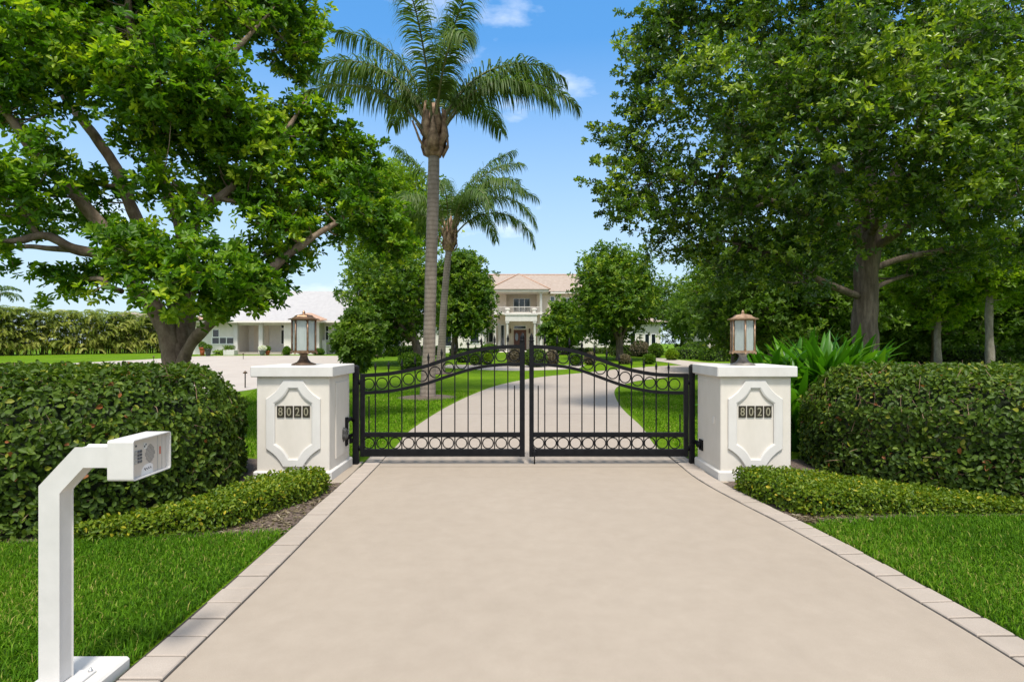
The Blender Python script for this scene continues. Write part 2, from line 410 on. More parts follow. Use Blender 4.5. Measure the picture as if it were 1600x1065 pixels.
def resample(pts, n):
    pts = np.array(pts, float)
    # smooth with Catmull-Rom, then even spacing
    q = []
    for i in range(len(pts) - 1):
        p0, p1, p2, p3 = pts[max(i - 1, 0)], pts[i], pts[i + 1], pts[min(i + 2, len(pts) - 1)]
        for s in np.linspace(0, 1, 12, endpoint=False):
            q.append(.5 * (2 * p1 + (p2 - p0) * s + (2 * p0 - 5 * p1 + 4 * p2 - p3) * s * s + (3 * p1 - p0 - 3 * p2 + p3) * s ** 3))
    q.append(pts[-1]); q = np.array(q)
    sl = np.concatenate([[0], np.cumsum(np.linalg.norm(np.diff(q, axis=0), axis=1))])
    t = np.linspace(0, sl[-1], n)
    return np.stack([np.interp(t, sl, q[:, k]) for k in range(q.shape[1])], axis=1)
def sheet(name, A, B, m, dz, n=60, w=4, edge=0.0):
    A = resample(A, n); B = resample(B, n); vs = []
    for i in range(n):
        for k in range(w + 1):
            x, y = A[i] + (B[i] - A[i]) * k / w
            vs.append((x, y, ground(y) + dz))
    fs = [(i * (w + 1) + k, i * (w + 1) + k + 1, (i + 1) * (w + 1) + k + 1, (i + 1) * (w + 1) + k) for i in range(n - 1) for k in range(w)]
    return tag(np_mesh(name, np.array(vs), np.array(fs), m), kind='structure')

LIN = [(-1.69, -4.0), (-1.69, 0.0), (-1.69, 2.88), (-1.70, 4.1), (-1.725, 5.2), (-1.76, 6.6), (-1.79, 7.74)]
RIN = [(2.62, -4.0), (2.60, 0.0), (2.592, 2.88), (2.563, 3.66), (2.467, 4.9), (2.30, 6.1), (2.23, 6.9), (2.25, 7.74)]
sheet('driveway', LIN, RIN, M['concrete'], .012, 50, 4)
LB = [(-1.80, 7.755), (-1.85, 9.2), G(645, 670), G(700, 635), G(747, 613), G(782, 601), G(829, 591.5), G(864, 587), G(911, 582.5), G(965, 577), G(1030, 572), G(1140, 568)]
RB = [(2.25, 7.755), (2.30, 9.2), G(1003, 668), G(971, 637), G(960, 615), G(965, 604.5), G(982, 598.5), G(1005, 594), G(1070, 587), G(1130, 583), G(1200, 580), G(1320, 577)]
concrete('concrete_inner', (.345, .288, .232), (.375, .318, .260), (.25, .21, .17))
sheet('driveway_behind_gate', LB, RB, M['concrete_inner'], .012, 90, 5)
# far loop of the drive in front of the house, seen between the trees
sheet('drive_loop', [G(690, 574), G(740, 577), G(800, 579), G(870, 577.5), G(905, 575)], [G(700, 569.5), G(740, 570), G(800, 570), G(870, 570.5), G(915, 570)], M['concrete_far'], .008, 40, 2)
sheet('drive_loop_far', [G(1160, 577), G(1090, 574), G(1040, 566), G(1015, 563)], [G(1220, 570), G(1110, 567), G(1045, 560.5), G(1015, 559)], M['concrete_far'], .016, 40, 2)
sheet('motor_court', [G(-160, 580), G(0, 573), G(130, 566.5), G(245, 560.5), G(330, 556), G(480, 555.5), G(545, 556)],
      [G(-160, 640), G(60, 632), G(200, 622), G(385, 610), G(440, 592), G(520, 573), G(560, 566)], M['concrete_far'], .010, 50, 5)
sheet('mulch_bed', [(-9, 4.45), (-4.3, 4.55), (-3.5, 4.72), (-2.55, 4.85), (-2.0, 5.0), (-2.0, 6.6)], [(-9, 8.3), (-5, 8.3), (-4.0, 8.2), (-3.2, 7.9), (-2.6, 7.4), (-2.2, 7.3)], M['mulch'], .006, 40, 5)
sheet('mulch_bed_behind_kerb', [(2.50, 6.9), (2.52, 6.3), (2.62, 5.75), (2.74, 5.2), (3.4, 5.3), (5.2, 5.42), (9, 5.5)], [(2.6, 7.4), (3.0, 7.6), (3.4, 7.8), (3.8, 8.0), (4.5, 8.2), (6, 8.4), (9, 8.5)], M['mulch'], .006, 40, 5)

sheet('apron', [(-2.20, 6.70), (-2.24, 7.9)], [(-1.99, 6.70), (-2.06, 7.9)], M['concrete'], .008, 6, 1)
sheet('apron_right', [(2.46, 6.70), (2.47, 7.9)], [(2.56, 6.70), (2.56, 7.9)], M['concrete'], .008, 6, 1)
def pavers(name, line, side, wid, pitch=0.205, seed=1):
    rng = random.Random(seed); L = np.array(line, float)
    q = resample(L, 400); sl = np.concatenate([[0], np.cumsum(np.linalg.norm(np.diff(q, axis=0), axis=1))])
    mb = MB(); sh = MB(); s = 0.0; tot = sl[-1]
    def at(s): return np.array([np.interp(s, sl, q[:, k]) for k in range(2)])
    while s + pitch < tot:
        a, b_ = at(s + .0085), at(s + pitch - .0085)
        tdir = (b_ - a) / np.linalg.norm(b_ - a); nn = np.array([-tdir[1], tdir[0]]) * side
        g = .013; o = wid + rng.uniform(-.006, .006)
        c = [a + nn * g, b_ + nn * g, b_ + nn * o, a + nn * o]
        z = .016 + rng.uniform(-.003, .003); e = .006
        ctr = sum(c) / 4
        top = [p + (ctr - p) / np.linalg.norm(ctr - p) * e * 1.4 for p in c]
        zt = z + e
        vs = [(p[0], p[1], -.04) for p in c] + [(p[0], p[1], z) for p in c] + [(p[0], p[1], zt) for p in top]
        fs = [(0, 1, 5, 4), (1, 2, 6, 5), (2, 3, 7, 6), (3, 0, 4, 7), (4, 5, 9, 8), (5, 6, 10, 9), (6, 7, 11, 10), (7, 4, 8, 11), (8, 9, 10, 11)]
        if side < 0: fs = [f[::-1] for f in fs]
        mb.add(vs, fs); s += pitch
    tag(mb.build(name, M['paver']), kind='structure')
LOUT = [(x, y) for x, y in LIN]
pavers('paver_border', LIN[:-1] + [(-1.79, 7.7), (-1.83, 8.6)], 1, .225)
pavers('paver_border_flared', RIN[:-1] + [(2.25, 7.7), (2.29, 8.6)], -1, .225, seed=2)
# dark sand under the pavers and along the turf
for nm, ln, sd in (('border_bed', LIN[:-1] + [(-1.79, 7.7), (-1.83, 8.6)], -1), ('border_bed_flared', RIN[:-1] + [(2.25, 7.7), (2.29, 8.6)], 1)):
    sheet(nm, [(x - sd * .012, y) for x, y in ln], [(x + sd * .245, y) for x, y in ln], M['joint_dark'], .009, 60, 1)
# saw joints of the slab
mb = MB(); mb.box(-1.76, 2.24, 7.55, 7.556, .0125, .0135); mb.box(-1.85, 2.62, 13.2, 13.21, .0125, .0135); mb.box(-1.68, 2.60, 1.1, 1.106, .0125, .0135)
tag(mb.build('slab_joint', M['joint_dark']), kind='structure')

# ------------------------------------------------------------------ gate pillars and lanterns
def outline(cx, z0, z1, hw, notch_w, arcs):
    """medallion outline in x,z with concave shoulders, same point count for every size"""
    zb, zt = arcs
    pts = []
    def arc(ax, az, bx, bz, bulge):
        for s in np.linspace(0, 1, 7):
            x = ax + (bx - ax) * s; z = az + (bz - az) * s
            k = math.sin(math.pi * s) * bulge
            dx, dz = bx - ax, bz - az; l = math.hypot(dx, dz)
            pts.append((cx + x + dz / l * k, z - dx / l * k))
    arc(notch_w, z0, hw, zb, -.022)
    arc(hw, zt, notch_w, z1, -.022)
    arc(-notch_w, z1, -hw, zt, -.022)
    arc(-hw, zb, -notch_w, z0, -.022)
    return pts
def digit_mesh(ch, size):
    cu = bpy.data.curves.new('digit', 'FONT'); cu.body = ch; cu.size = size; cu.extrude = .002; cu.align_x = 'CENTER'; cu.align_y = 'CENTER'
    cu.offset = .0008
    ob = bpy.data.objects.new('digit_src', cu)
    COL.objects.link(ob); dg = bpy.context.evaluated_depsgraph_get()
    me = bpy.data.meshes.new_from_object(ob.evaluated_get(dg)); COL.objects.unlink(ob); bpy.data.objects.remove(ob)
    me.materials.append(M['digit_gold'])
    co = np.array([v.co[:] for v in me.vertices]); c = (co.min(0) + co.max(0)) / 2
    for v in me.vertices: v.co.x -= c[0]; v.co.y -= c[1]
    return me
DIG = {ch: digit_mesh(ch, .125) for ch in '802'}
def pillar(x0, x1, y0, y1, mcx, label, inner_side):
    root = empty('gate_pillar', ((x0 + x1) / 2, (y0 + y1) / 2, 0), label, 'gate pillar', 'white stucco pillars either side of the gate')
    mb = MB(); mb.bbox(x0, x1, y0, y1, .10, 1.25, .008); mb.build('shaft', M['stucco_cream'], root)
    mb = MB(); mb.bbox(x0 - .035, x1 + .035, y0 - .035, y1 + .035, -.02, .12, .014); mb.build('plinth', M['paint_white'], root)
    mb = MB(); mb.bbox(x0 - .055, x1 + .055, y0 - .055, y1 + .055, 1.247, 1.375, .010)
    mb.build('cap', M['paint_white'], root)
    hw = .326
    o1 = outline(mcx, .172, 1.203, hw, .118, (.388, .985)); i1 = outline(mcx, .270, 1.105, hw - .106, .052, (.45, .925))
    ib = outline(mcx, .254, 1.121, hw - .090, .062, (.44, .937))
    mb = MB(); n = len(o1); ya, yb = y0 - .026, y0 - .001
    ob = [((x - mcx) * .975 + mcx, (z - .71) * .985 + .71) for x, z in o1]
    loops = [(o1, yb), (o1, ya + .008), (ob, ya), (ib, ya), (i1, ya + .008), (i1, yb)]
    vs = [(x, y, z) for lp, y in loops for x, z in lp]
    fs = [(k * n + i, k * n + (i + 1) % n, (k + 1) * n + (i + 1) % n, (k + 1) * n + i) for k in range(len(loops) - 1) for i in range(n)]
    mb.add(vs, fs); mb.build('medallion_frame', M['paint_white'], root)
    zc = .832
    for k, ch in enumerate('8020'):
        x = mcx + (k - 1.5) * .102
        mb = MB(); mb.bbox(x - .044, x + .044, y0 - .012, y0 - .0005, zc - .069, zc + .069, .003)
        tl = mb.build('number_tile', M['tile_dark'], root)
        d = link('digit', DIG[ch], tl); d.location = Vector((x, y0 - .0135, zc)) - abs_origin(tl); d.rotation_euler = (R(90), 0, 0)
        d.scale = (.92, 1.12, 1)
    return root
PLY0 = 6.82
pl = pillar(-3.06, -2.19, PLY0, 7.66, -2.618, 'left stucco gate pillar, carrying number 8020, next to the grey motor arm of the gate', 1)
pr = pillar(2.50, 3.345, PLY0, 7.66, 2.912, 'right stucco gate pillar, carrying number 8020, in front of the strappy lilies', -1)
# access panel on the inner side of the left pillar
mb = MB(); mb.bbox(-2.192, -2.178, 7.05, 7.55, .22, 1.16, .004); mb.build('access_panel', M['stucco_cream'], pl)
mb = MB(); mb.box(2.488, 2.502, 7.02, 7.07, .66, .74); mb.build('switch_plate', M['paint_white'], pr)

def lantern(cx, cy, z, mats, label, tilt):
    metal, foot = mats
    root = empty('post_lantern', (cx, cy, z), label, 'lantern', 'copper lanterns on the gate pillars')
    mb = MB(); mb.lathe(cx, cy, [(.148, z + .002), (.148, z + .014), (.128, z + .022), (.085, z + .038), (.058, z + .07), (.045, z + .11), (.045, z + .13), (.062, z + .145), (.09, z + .155)], 18); mb.build('base', foot, root)
    z0, z1, r = z + .155, z + .575, .143
    mb = MB()
    mb.lathe(cx, cy, [(r + .022, z0), (r + .022, z0 + .022), (r - .02, z0 + .03)], 6, sm=False, rot=tilt)
    mb.lathe(cx, cy, [(r - .02, z1 - .02), (r + .012, z1 - .012), (r + .012, z1)], 6, sm=False, rot=tilt)
    for k in range(6):
        w = 2 * math.pi * k / 6 + tilt; x, y = cx + r * math.cos(w), cy + r * math.sin(w)
        mb.tube([(x, y, z0 + .01), (x, y, z1)], .0115, 6); 
        mb.lathe(x + .012 * math.cos(w), y + .012 * math.sin(w), [(.006, z0 - .016), (.014, z0 - .004), (.012, z0 + .004)], 8)
    mb.build('frame', metal, root)
    mb = MB(); mb.lathe(cx, cy, [(.192, z1 - .006), (.194, z1 + .004), (.150, z1 + .014), (.118, z1 + .032), (.106, z1 + .048), (.100, z1 + .051), (.055, z1 + .060), (.022, z1 + .066), (.014, z1 + .076), (.020, z1 + .088), (.010, z1 + .104), (.003, z1 + .115)], 6, sm=False, rot=tilt); mb.build('roof', metal, root)
    for k in range(6):
        w0, w1 = 2 * math.pi * k / 6 + tilt, 2 * math.pi * (k + 1) / 6 + tilt; q = r - .012
        a = Vector((cx + q * math.cos(w0), cy + q * math.sin(w0), 0)); b_ = Vector((cx + q * math.cos(w1), cy + q * math.sin(w1), 0))
        a2, b2 = a + (b_ - a) * .06, b_ + (a - b_) * .06; nrm_ = ((a + b_) / 2 - Vector((cx, cy, 0))).normalized() * .004
        vs = []
        for zz in (z0 + .03, z1 - .02):
            for p in (a2 + nrm_, b2 + nrm_, b2 - nrm_, a2 - nrm_): vs.append((p.x, p.y, zz))
        mb = MB(); mb.add(vs, [(0, 1, 5, 4), (1, 2, 6, 5), (2, 3, 7, 6), (3, 0, 4, 7), (3, 2, 1, 0), (4, 5, 6, 7)]); mb.build('glass_pane', M['frosted_glass'], root)
    mb = MB(); mb.lathe(cx, cy, [(.02, z0 + .025), (.02, z0 + .2), (.03, z0 + .23), (.03, z0 + .28), (.012, z0 + .31)], 10); mb.build('bulb', M['sticker'], root)
    return root
lantern(-2.62, 7.16, 1.375, (M['copper'], M['bronze_dark']), 'brown copper lantern with frosted panes on a dark foot, standing on the left gate pillar', R(8))
simple('copper_pale', (.26, .155, .09), (.46, .31, .20), 22, .5, .6, bs=.15, bscale=80)
lantern(2.88, 7.10, 1.375, (M['copper_pale'], M['pewter']), 'copper lantern with frosted panes on a pewter grey foot, standing on the right gate pillar', R(20))

# ------------------------------------------------------------------ the iron gate
GY = 7.75; K = GY / F
def gx(px): return (px - HX) * K
def gz(py): return CAM_H - (py - HY) * K
LT = [(563, 584.2), (585.5, 582.6), (606.5, 581), (627.7, 577.5), (649, 573), (668.8, 568), (700, 557.5), (730.5, 548), (751.6, 543), (772.8, 540.2), (794, 538.8), (820, 538.6)]
RT = [(827, 538.6), (851, 539.4), (871, 541.2), (890.6, 544.2), (909.6, 549), (929.3, 556), (949, 563.3), (968, 570), (987, 575.3), (1006.6, 579.3), (1026, 582), (1044.6, 583), (1075, 583.6)]
def bar_along(mb, pts, th, dep):
    """rectangular bar swept along x,z points"""
    pts = [Vector((x, 0, z)) for x, z in pts]; vs = []; n = len(pts)
    for i, p in enumerate(pts):
        t = (pts[min(i + 1, n - 1)] - pts[max(i - 1, 0)]).normalized(); nn = Vector((-t.z, 0, t.x))
        if i in (0, n - 1): nn = Vector((0, 0, 1))
        for (a, yy) in ((-.5, -dep), (-.5, dep), (.5, dep), (.5, -dep)):
            q = p + nn * a * th; vs.append((q.x, GY + yy / 2, q.z))
    fs = []
    for i in range(n - 1):
        for k in range(4):
            k2 = (k + 1) % 4; fs.append((i * 4 + k, (i + 1) * 4 + k, (i + 1) * 4 + k2, i * 4 + k2))
    fs += [(0, 1, 2, 3), (n * 4 - 1, n * 4 - 2, n * 4 - 3, n * 4 - 4)]
    mb.add(vs, fs)
def finial(mb, x, z, s=1.0):
    mb.lathe(x, GY, [(.008 * s, z - .004), (.008 * s, z + .045 * s), (.017 * s, z + .05 * s), (.017 * s, z + .058 * s), (.010 * s, z + .064 * s), (.019 * s, z + .078 * s), (.014 * s, z + .10 * s), (.001, z + .155 * s)], 8)
def gate_leaf(tops, pickets, rings, stile_out, stile_in, dogs, label):
    C = resample([(gx(a), gz(b)) for a, b in tops], 48)
    def zt(x): return float(np.interp(x, C[:, 0], C[:, 1]))
    x_lo, x_hi = C[0, 0], C[-1, 0]
    root = empty('gate_leaf', ((x_lo + x_hi) / 2, GY, .11), label, 'gate', 'two leaves of the iron driveway gate')
    ir = M['iron_black']
    def clip(d): return [(x, z + d) for x, z in C]
    mb = MB(); bar_along(mb, clip(-.024), .050, .046); mb.build('arched_rail', ir, root)
    mb = MB(); bar_along(mb, clip(-.262), .042, .040); mb.build('arched_rail', ir, root)
    mb = MB(); mb.bbox(x_lo, x_hi, GY - .020, GY + .020, gz(682.5), gz(675), .004); mb.build('bottom_rail', ir, root)
    mb = MB(); mb.bbox(x_lo, x_hi, GY - .023, GY + .023, gz(712.4), gz(701), .004); mb.build('bottom_rail', ir, root)
    a, b_ = stile_out; mb = MB(); mb.bbox(gx(a), gx(b_), GY - .026, GY + .026, gz(712.8), zt((gx(a) + gx(b_)) / 2) + .004, .005); mb.build('stile', ir, root)
    a, b_ = stile_in; xm = (gx(a) + gx(b_)) / 2
    mb = MB(); mb.bbox(gx(a), gx(b_), GY - .026, GY + .026, gz(712.8), zt(xm) + .05, .005)
    st = mb.build('stile', ir, root)
    mb = MB(); z = zt(xm) + .05; mb.lathe(xm, GY, [(.036, z), (.04, z + .012), (.022, z + .02), (.032, z + .04), (.02, z + .075), (.001, z + .12)], 8); mb.build('finial', ir, st)
    for px in pickets:
        x = gx(px); mb = MB(); mb.box(x - .0075, x + .0075, GY - .0075, GY + .0075, gz(702), zt(x) - .01)
        p = mb.build('picket', ir, root)
        f = MB(); finial(f, x, zt(x) - .002); f.build('finial', ir, p)
    for px in dogs:
        x = gx(px); mb = MB(); mb.box(x - .0075, x + .0075, GY - .0075, GY + .0075, gz(675), zt(x) - .262 - (.05 if px in (576.5,) else .29))
        mb.build('short_picket', ir, root)
    for px in rings:
        x = gx(px)
        for zc in (zt(x) - .1455, gz(691.8)):
            mb = MB(); mb.torus_y(x, GY, zc, .0735, .0078); mb.build('ring', ir, root)
    return root
lp = [586.5 + 20.7 * i for i in range(11)]; lr = [576.2 + 20.7 * i for i in range(12)]
lf = gate_leaf(LT, lp, lr, (563, 570), (812, 820), [576.5, 804], 'left leaf of the black iron gate, hung beside the motor arm')
rp = [851.2 + 19.35 * i for i in range(11)]; rr = [841.3 + 19.35 * i for i in range(12)]
rf = gate_leaf(RT, rp, rr, (1068.5, 1075), (827, 834), [841, 1062.5], 'right leaf of the black iron gate, with a drop rod touching the ground')
mb = MB(); mb.tube([(gx(835), GY - .03, gz(712) + .12), (gx(835), GY - .03, .012)], .009, 8); mb.bbox(gx(832.5), gx(837.5), GY - .045, GY - .024, gz(712) + .0, gz(704), .003)
mb.build('drop_rod', M['iron_black'], rf)
def gate_post(xa, xb, top, label):
    root = empty('gate_post', ((xa + xb) / 2, GY, 0), label, 'gate post', 'black posts the gate hangs on')
    mb = MB(); mb.bbox(xa, xb, GY - .04, GY + .04, 0, top - .02, .006); mb.build('post', M['iron_black'], root)
    mb = MB(); xm = (xa + xb) / 2
    q = (xb - xa) / 2
    mb.lathe(xm, GY, [(q * 1.4, top - .02), (q * 1.4, top - .005), (q * .5, top + .02)], 4, sm=False, rot=R(45)); mb.build('cap', M['iron_black'], root)
    return root
gp = gate_post(gx(551.8), gx(560.5), gz(572), 'black square gate post against the left pillar, carrying the motor arm bracket')
gq = gate_post(gx(1077.2), gx(1084.8), gz(571), 'black square gate post against the right pillar, with one hinge bolt low down')
for zz in (1.12, .22):
    mb = MB(); mb.tube([(gx(560), GY, zz), (gx(564), GY, zz)], .014, 8); mb.tube([(gx(561.8), GY, zz - .035), (gx(561.8), GY, zz + .035)], .013, 8); mb.build('hinge', M['iron_black'], gp)
    mb = MB(); mb.tube([(gx(1074.5), GY, zz), (gx(1078), GY, zz)], .014, 8); mb.tube([(gx(1076.2), GY, zz - .035), (gx(1076.2), GY, zz + .035)], .013, 8); mb.build('hinge', M['iron_black'], gq)
mb = MB(); mb.bbox(-2.19, -2.155, GY - .33, GY - .25, .31, .68, .006); mb.bbox(-2.19, gx(552.5), GY - .10, GY - .04, .30, .37, .006); mb.bbox(-2.185, gx(551.5), GY - .29, GY - .02, .375, .43, .006)
mb.tube([(-2.17, GY - .29, .62), (-2.16, GY - .12, .645), (gx(553), GY - .03, .60)], .022, 8)
mb.build('motor_bracket', M['iron_black'], gp)
mb = MB(); mb.lathe(-2.172, GY - .40, [(.03, .405), (.055, .425), (.06, .47), (.045, .52), (.05, .535), (.02, .56)], 10); mb.tube([(-2.19, GY - .42, .40), (-2.16, GY - .34, .45), (-2.17, GY - .28, .5)], .03, 8); mb.build('motor_arm', M['iron_worn'], gp)
mb = MB(); xq = gx(1084.8); mb.tube([(xq - .01, GY - .02, .315), (xq + .06, GY - .20, .315)], .030, 10); mb.tube([(2.44, GY - .26, .315), (2.499, GY - .26, .315)], .024, 10)
mb.bbox(2.478, 2.499, GY - .32, GY - .20, .245, .385, .004); mb.tube([(xq + .05, GY - .17, .315), (2.45, GY - .27, .315)], .036, 10); mb.build('hinge_bolt', M['iron_black'], gq)

# ------------------------------------------------------------------ intercom on a gooseneck post
root = empty('intercom_post', (-2.13, 2.66, 0), 'white gooseneck intercom post with a keypad box, standing on the left front lawn', 'intercom')
mb = MB(); mb.bbox(-2.245, -1.945, 2.30, 2.905, -.02, .06, .012); mb.build('concrete_base', M['paint_white'], root)
mb = MB(); mb.bbox(-2.232, -2.012, 2.52, 2.757, .058, .072, .004); mb.build('base_plate', M['post_white'], root)
mb = MB()
for bx_, by_ in ((-2.03, 2.74), (-2.03, 2.54), (-2.215, 2.54), (-2.215, 2.74)): mb.lathe(bx_, by_, [(.010, .071), (.010, .078), (.006, .080), (.006, .088)], 6)
mb.build('bolts', M['key_silver'], root)
mb = MB(); yf, ybk = 2.62, 2.704
prof = [(-2.175, .07), (-2.09, .07), (-2.09, .962), (-1.978, 1.083), (-1.80, 1.083), (-1.80, 1.166), (-2.010, 1.166), (-2.175, .990)]
mb.prism_y(prof, yf, ybk); pst = mb.build('gooseneck', M['post_white'], root)
md = pst.modifiers.new('edge', 'BEVEL'); md.width = .006; md.segments = 2; md.limit_method = 'ANGLE'
# hood: a box open towards the drive (+x)
bx0, bx1, by0, by1, bz0, bz1 = -1.850, -1.731, 2.60, 2.888, 1.018, 1.205
w = .005
def xprism(mb, x0, x1, pts):  # outline in y,z extruded along x
    n = len(pts); vs = [(x0, y, z) for y, z in pts] + [(x1, y, z) for y, z in pts]
    fs = [(i, (i + 1) % n, n + (i + 1) % n, n + i) for i in range(n)]
    mb.add(vs, fs + [list(range(n))[::-1], list(range(n, 2 * n))])
mb = MB()
def rr_(y0, y1, z0, z1, r, n=5):
    pts = []
    for (cy, cz, a0) in ((y1 - r, z1 - r, 0), (y0 + r, z1 - r, 90), (y0 + r, z0 + r, 180), (y1 - r, z0 + r, 270)):
        for k in range(n):
            a = R(a0 + 90 * k / (n - 1)); pts.append((cy + r * math.cos(a), cz + r * math.sin(a)))
    return pts
o = rr_(by0, by1, bz0, bz1, .012); i_ = rr_(by0 + w, by1 - w, bz0 + w, bz1 - w, .008); n = len(o)
pan_x = bx1 - .022
loops = [(bx0, o), (bx1, o), (bx1, i_), (pan_x, i_)]
vs = [(x, y, z) for x, lp_ in loops for y, z in lp_]
fs = [(k * n + i, k * n + (i + 1) % n, (k + 1) * n + (i + 1) % n, (k + 1) * n + i) for k in range(3) for i in range(n)] + [list(range(n))[::-1]]
mb.add(vs, fs); hood = mb.build('hood', M['post_white'], root)
mb = MB(); xprism(mb, pan_x - .004, pan_x, rr_(by0 + w, by1 - w, bz0 + w, bz1 - w, .008)); panel = mb.build('panel', M['stainless'], root)
mb = MB(); px_ = pan_x; mb.bbox(px_ - .001, px_ + .003, 2.638, 2.692, 1.085, 1.148, .001); kp = mb.build('keypad', M['key_silver'], panel)
for r_ in range(4):
    for c_ in range(3):
        mb = MB(); y = 2.647 + c_ * .018; z = 1.141 - r_ * .0155; mb.bbox(px_ + .002, px_ + .006, y - .006, y + .006, z - .0055, z + .0055, .001); mb.build('key', M['key_dark' if c_ else 'key_silver'], kp)
mb = MB()
for a in range(-5, 6):
    for b_ in range(-7, 8):
        if (a / 5.2) ** 2 + (b_ / 7.2) ** 2 < 1:
            y, z = 2.755 + a * .007, 1.118 + b_ * .006; mb.box(px_, px_ + .0008, y - .0018, y + .0018, z - .0016, z + .0016)
mb.build('speaker_grille', M['key_dark'], panel)
mb = MB(); mb.bbox(px_, px_ + .002, 2.705, 2.728, 1.145, 1.175, .0005); mb.build('latch_plate', M['post_white'], panel)
mb = MB(); mb.lathe(0, 0, [(.001, 0)], 3)
mb = MB(); mb.box(px_ + .002, px_ + .003, 2.708, 2.716, 1.155, 1.164); mb.box(px_ + .002, px_ + .003, 2.718, 2.725, 1.163, 1.171); mb.box(px_, px_ + .002, 2.648, 2.656, 1.166, 1.175); mb.build('lock', M['key_dark'], panel)
mb = MB(); mb.box(px_, px_ + .001, 2.828, 2.838, 1.100, 1.138); mb.build('indicator', M['red_clay'], panel)
mb = MB(); mb.box(px_, px_ + .0015, 2.812, 2.815, bz0 + w, bz1 - w); mb.box(px_, px_ + .0015, 2.846, 2.849, bz0 + w, bz1 - w); mb.build('door_strip', M['key_silver'], panel)
mb = MB(); xprism(mb, px_, px_ + .001, [(2.688, bz0 + .006), (2.775, bz0 + .006), (2.775, 1.062), (2.755, 1.073), (2.715, 1.07), (2.695, 1.055)]); mb.build('nameplate', M['sticker'], panel)
mb = MB(); pts = [(px_ + .0016, 2.708 + .0055 * k, 1.050 + .008 * math.sin(k * 2.3) * (1 - .04 * k)) for k in range(11)]
mb.tube(pts, .0013, 4); mb.build('scribbled_lettering', M['key_dark'], panel)

# ------------------------------------------------------------------ houses
def wall_with(mb, x0, x1, y0, y1, z0, z1): mb.box(x0, x1, y0, y1, z0, z1)
def window(root, x0, x1, z0, z1, y, glass='window_glass', mull=1, trans=None, fr=.07):
    mb = MB(); mb.ring_y([(x0 - fr, z0 - fr), (x1 + fr, z0 - fr), (x1 + fr, z1 + fr), (x0 - fr, z1 + fr)], [(x0, z0), (x1, z0), (x1, z1), (x0, z1)], y - .05, y + .01)
    for k in range(1, mull):
        x = x0 + (x1 - x0) * k / mull; mb.box(x - .04, x + .04, y - .04, y, z0, z1)
    if trans: z = z0 + (z1 - z0) * trans; mb.box(x0, x1, y - .043, y - .003, z - .04, z + .04)
    f = mb.build('window', M['frame_white'], root)
    mb = MB(); mb.box(x0 - .01, x1 + .01, y - .018, y - .012, z0 - .01, z1 + .01); mb.build('pane', M[glass], f)
    return f
def column(root, px, y, z0, z1, r, m='paint_white'):
    x = px
    mb = MB(); mb.box(x - r * 1.3, x + r * 1.3, y - r * 1.3, y + r * 1.3, z0, z0 + .22); mb.lathe(x, y, [(r * 1.1, z0 + .22), (r * 1.02, z0 + .32), (r * .9, z1 - .3), (r * 1.1, z1 - .22)], 14); mb.box(x - r * 1.35, x + r * 1.35, y - r * 1.35, y + r * 1.35, z1 - .22, z1)
    mb.build('column', M[m], root)
def hip(mb, x0, x1, y0, y1, z, zr, inset, th=.18, mi=0):
    ym = (y0 + y1) / 2
    vs = [(x0, y0, z), (x1, y0, z), (x1, y1, z), (x0, y1, z), (x0 + inset, ym, zr), (x1 - inset, ym, zr)]
    mb.add(vs, [(0, 1, 5, 4), (1, 2, 5), (2, 3, 4, 5), (3, 0, 4), (3, 2, 1, 0)], mi=mi)
# main house, about 68 m away
D1 = 68.0; k1 = D1 / F
def hx(px, d=D1): return (px - HX) / F * d
def hz(py, d=D1): return CAM_H - (py - HY) / F * d
house = empty('mansion', (hx(815), D1, ground(D1)), 'cream two storey mansion with terracotta roof and columned entrance beyond the gate', 'house')
gb = ground(D1)
DW = 71.0
zf = hz(548)           # entrance floor
mb = MB()
# upper main block with the doors recessed in the portico
mb.box(hx(700, DW), hx(791, DW), DW, DW + 12, gb - .3, hz(457, DW))
mb.box(hx(839, DW), hx(962, DW), DW, DW + 12, gb - .3, hz(457, DW))
mb.box(hx(791, DW), hx(839, DW), DW + .8, DW + 12, gb - .3, hz(457, DW))
mb.build('wall', M['house_cream'], house)
mb = MB(); mb.box(hx(766), hx(857), D1 - .5, DW - .003, hz(456.2), hz(452.6)); mb.box(hx(690, DW), hx(766, DW) - .3, DW - .75, DW - .003, hz(459, DW), hz(456, DW)); mb.box(hx(857, DW) + .2, hx(972, DW), DW - .75, DW - .003, hz(459.2, DW), hz(456.2, DW)); mb.build('eave', M['house_white'], house)
mb = MB(); hip(mb, hx(688, DW), hx(974, DW), DW - .8, DW + 13, hz(456, DW), hz(432, DW) + .95, 5.2); 
mb.build('roof', M['roof_tile'], house)
mb = MB(); hip(mb, hx(764), hx(859), D1 - .7, DW + 8, hz(452.4), hz(433) + .95, 3.5)
rf_ = mb.build('roof', M['roof_tile'], house)
mb = MB(); xa, xb, ya, yb, za, zb = hx(764), hx(859), D1 - .7, DW + 8, hz(452.4), hz(433) + .95; ym = (ya + yb) / 2
mb.tube([(xb, ya, za + .02), (xb - 3.5, ym, zb + .02), (xa + 3.5, ym, zb + .02), (xa, ya, za + .02)], .10, 6)
xa, xb, ya, yb, za, zb = hx(688, DW), hx(974, DW), DW - .8, DW + 13, hz(456, DW), hz(432, DW) + .95; ym = (ya + yb) / 2
mb.tube([(xb, ya, za + .02), (xb - 5.2, ym, zb + .02), (xa + 5.2, ym, zb + .02), (xa, ya, za + .02)], .10, 6)
mb.build('ridge_tiles', M['trim_terracotta'], house)
mb = MB()
for px in (773, 845): pass
for px in (773.0, 845.2): column(house, hx(px), D1, zf - .6, hz(456), .17)
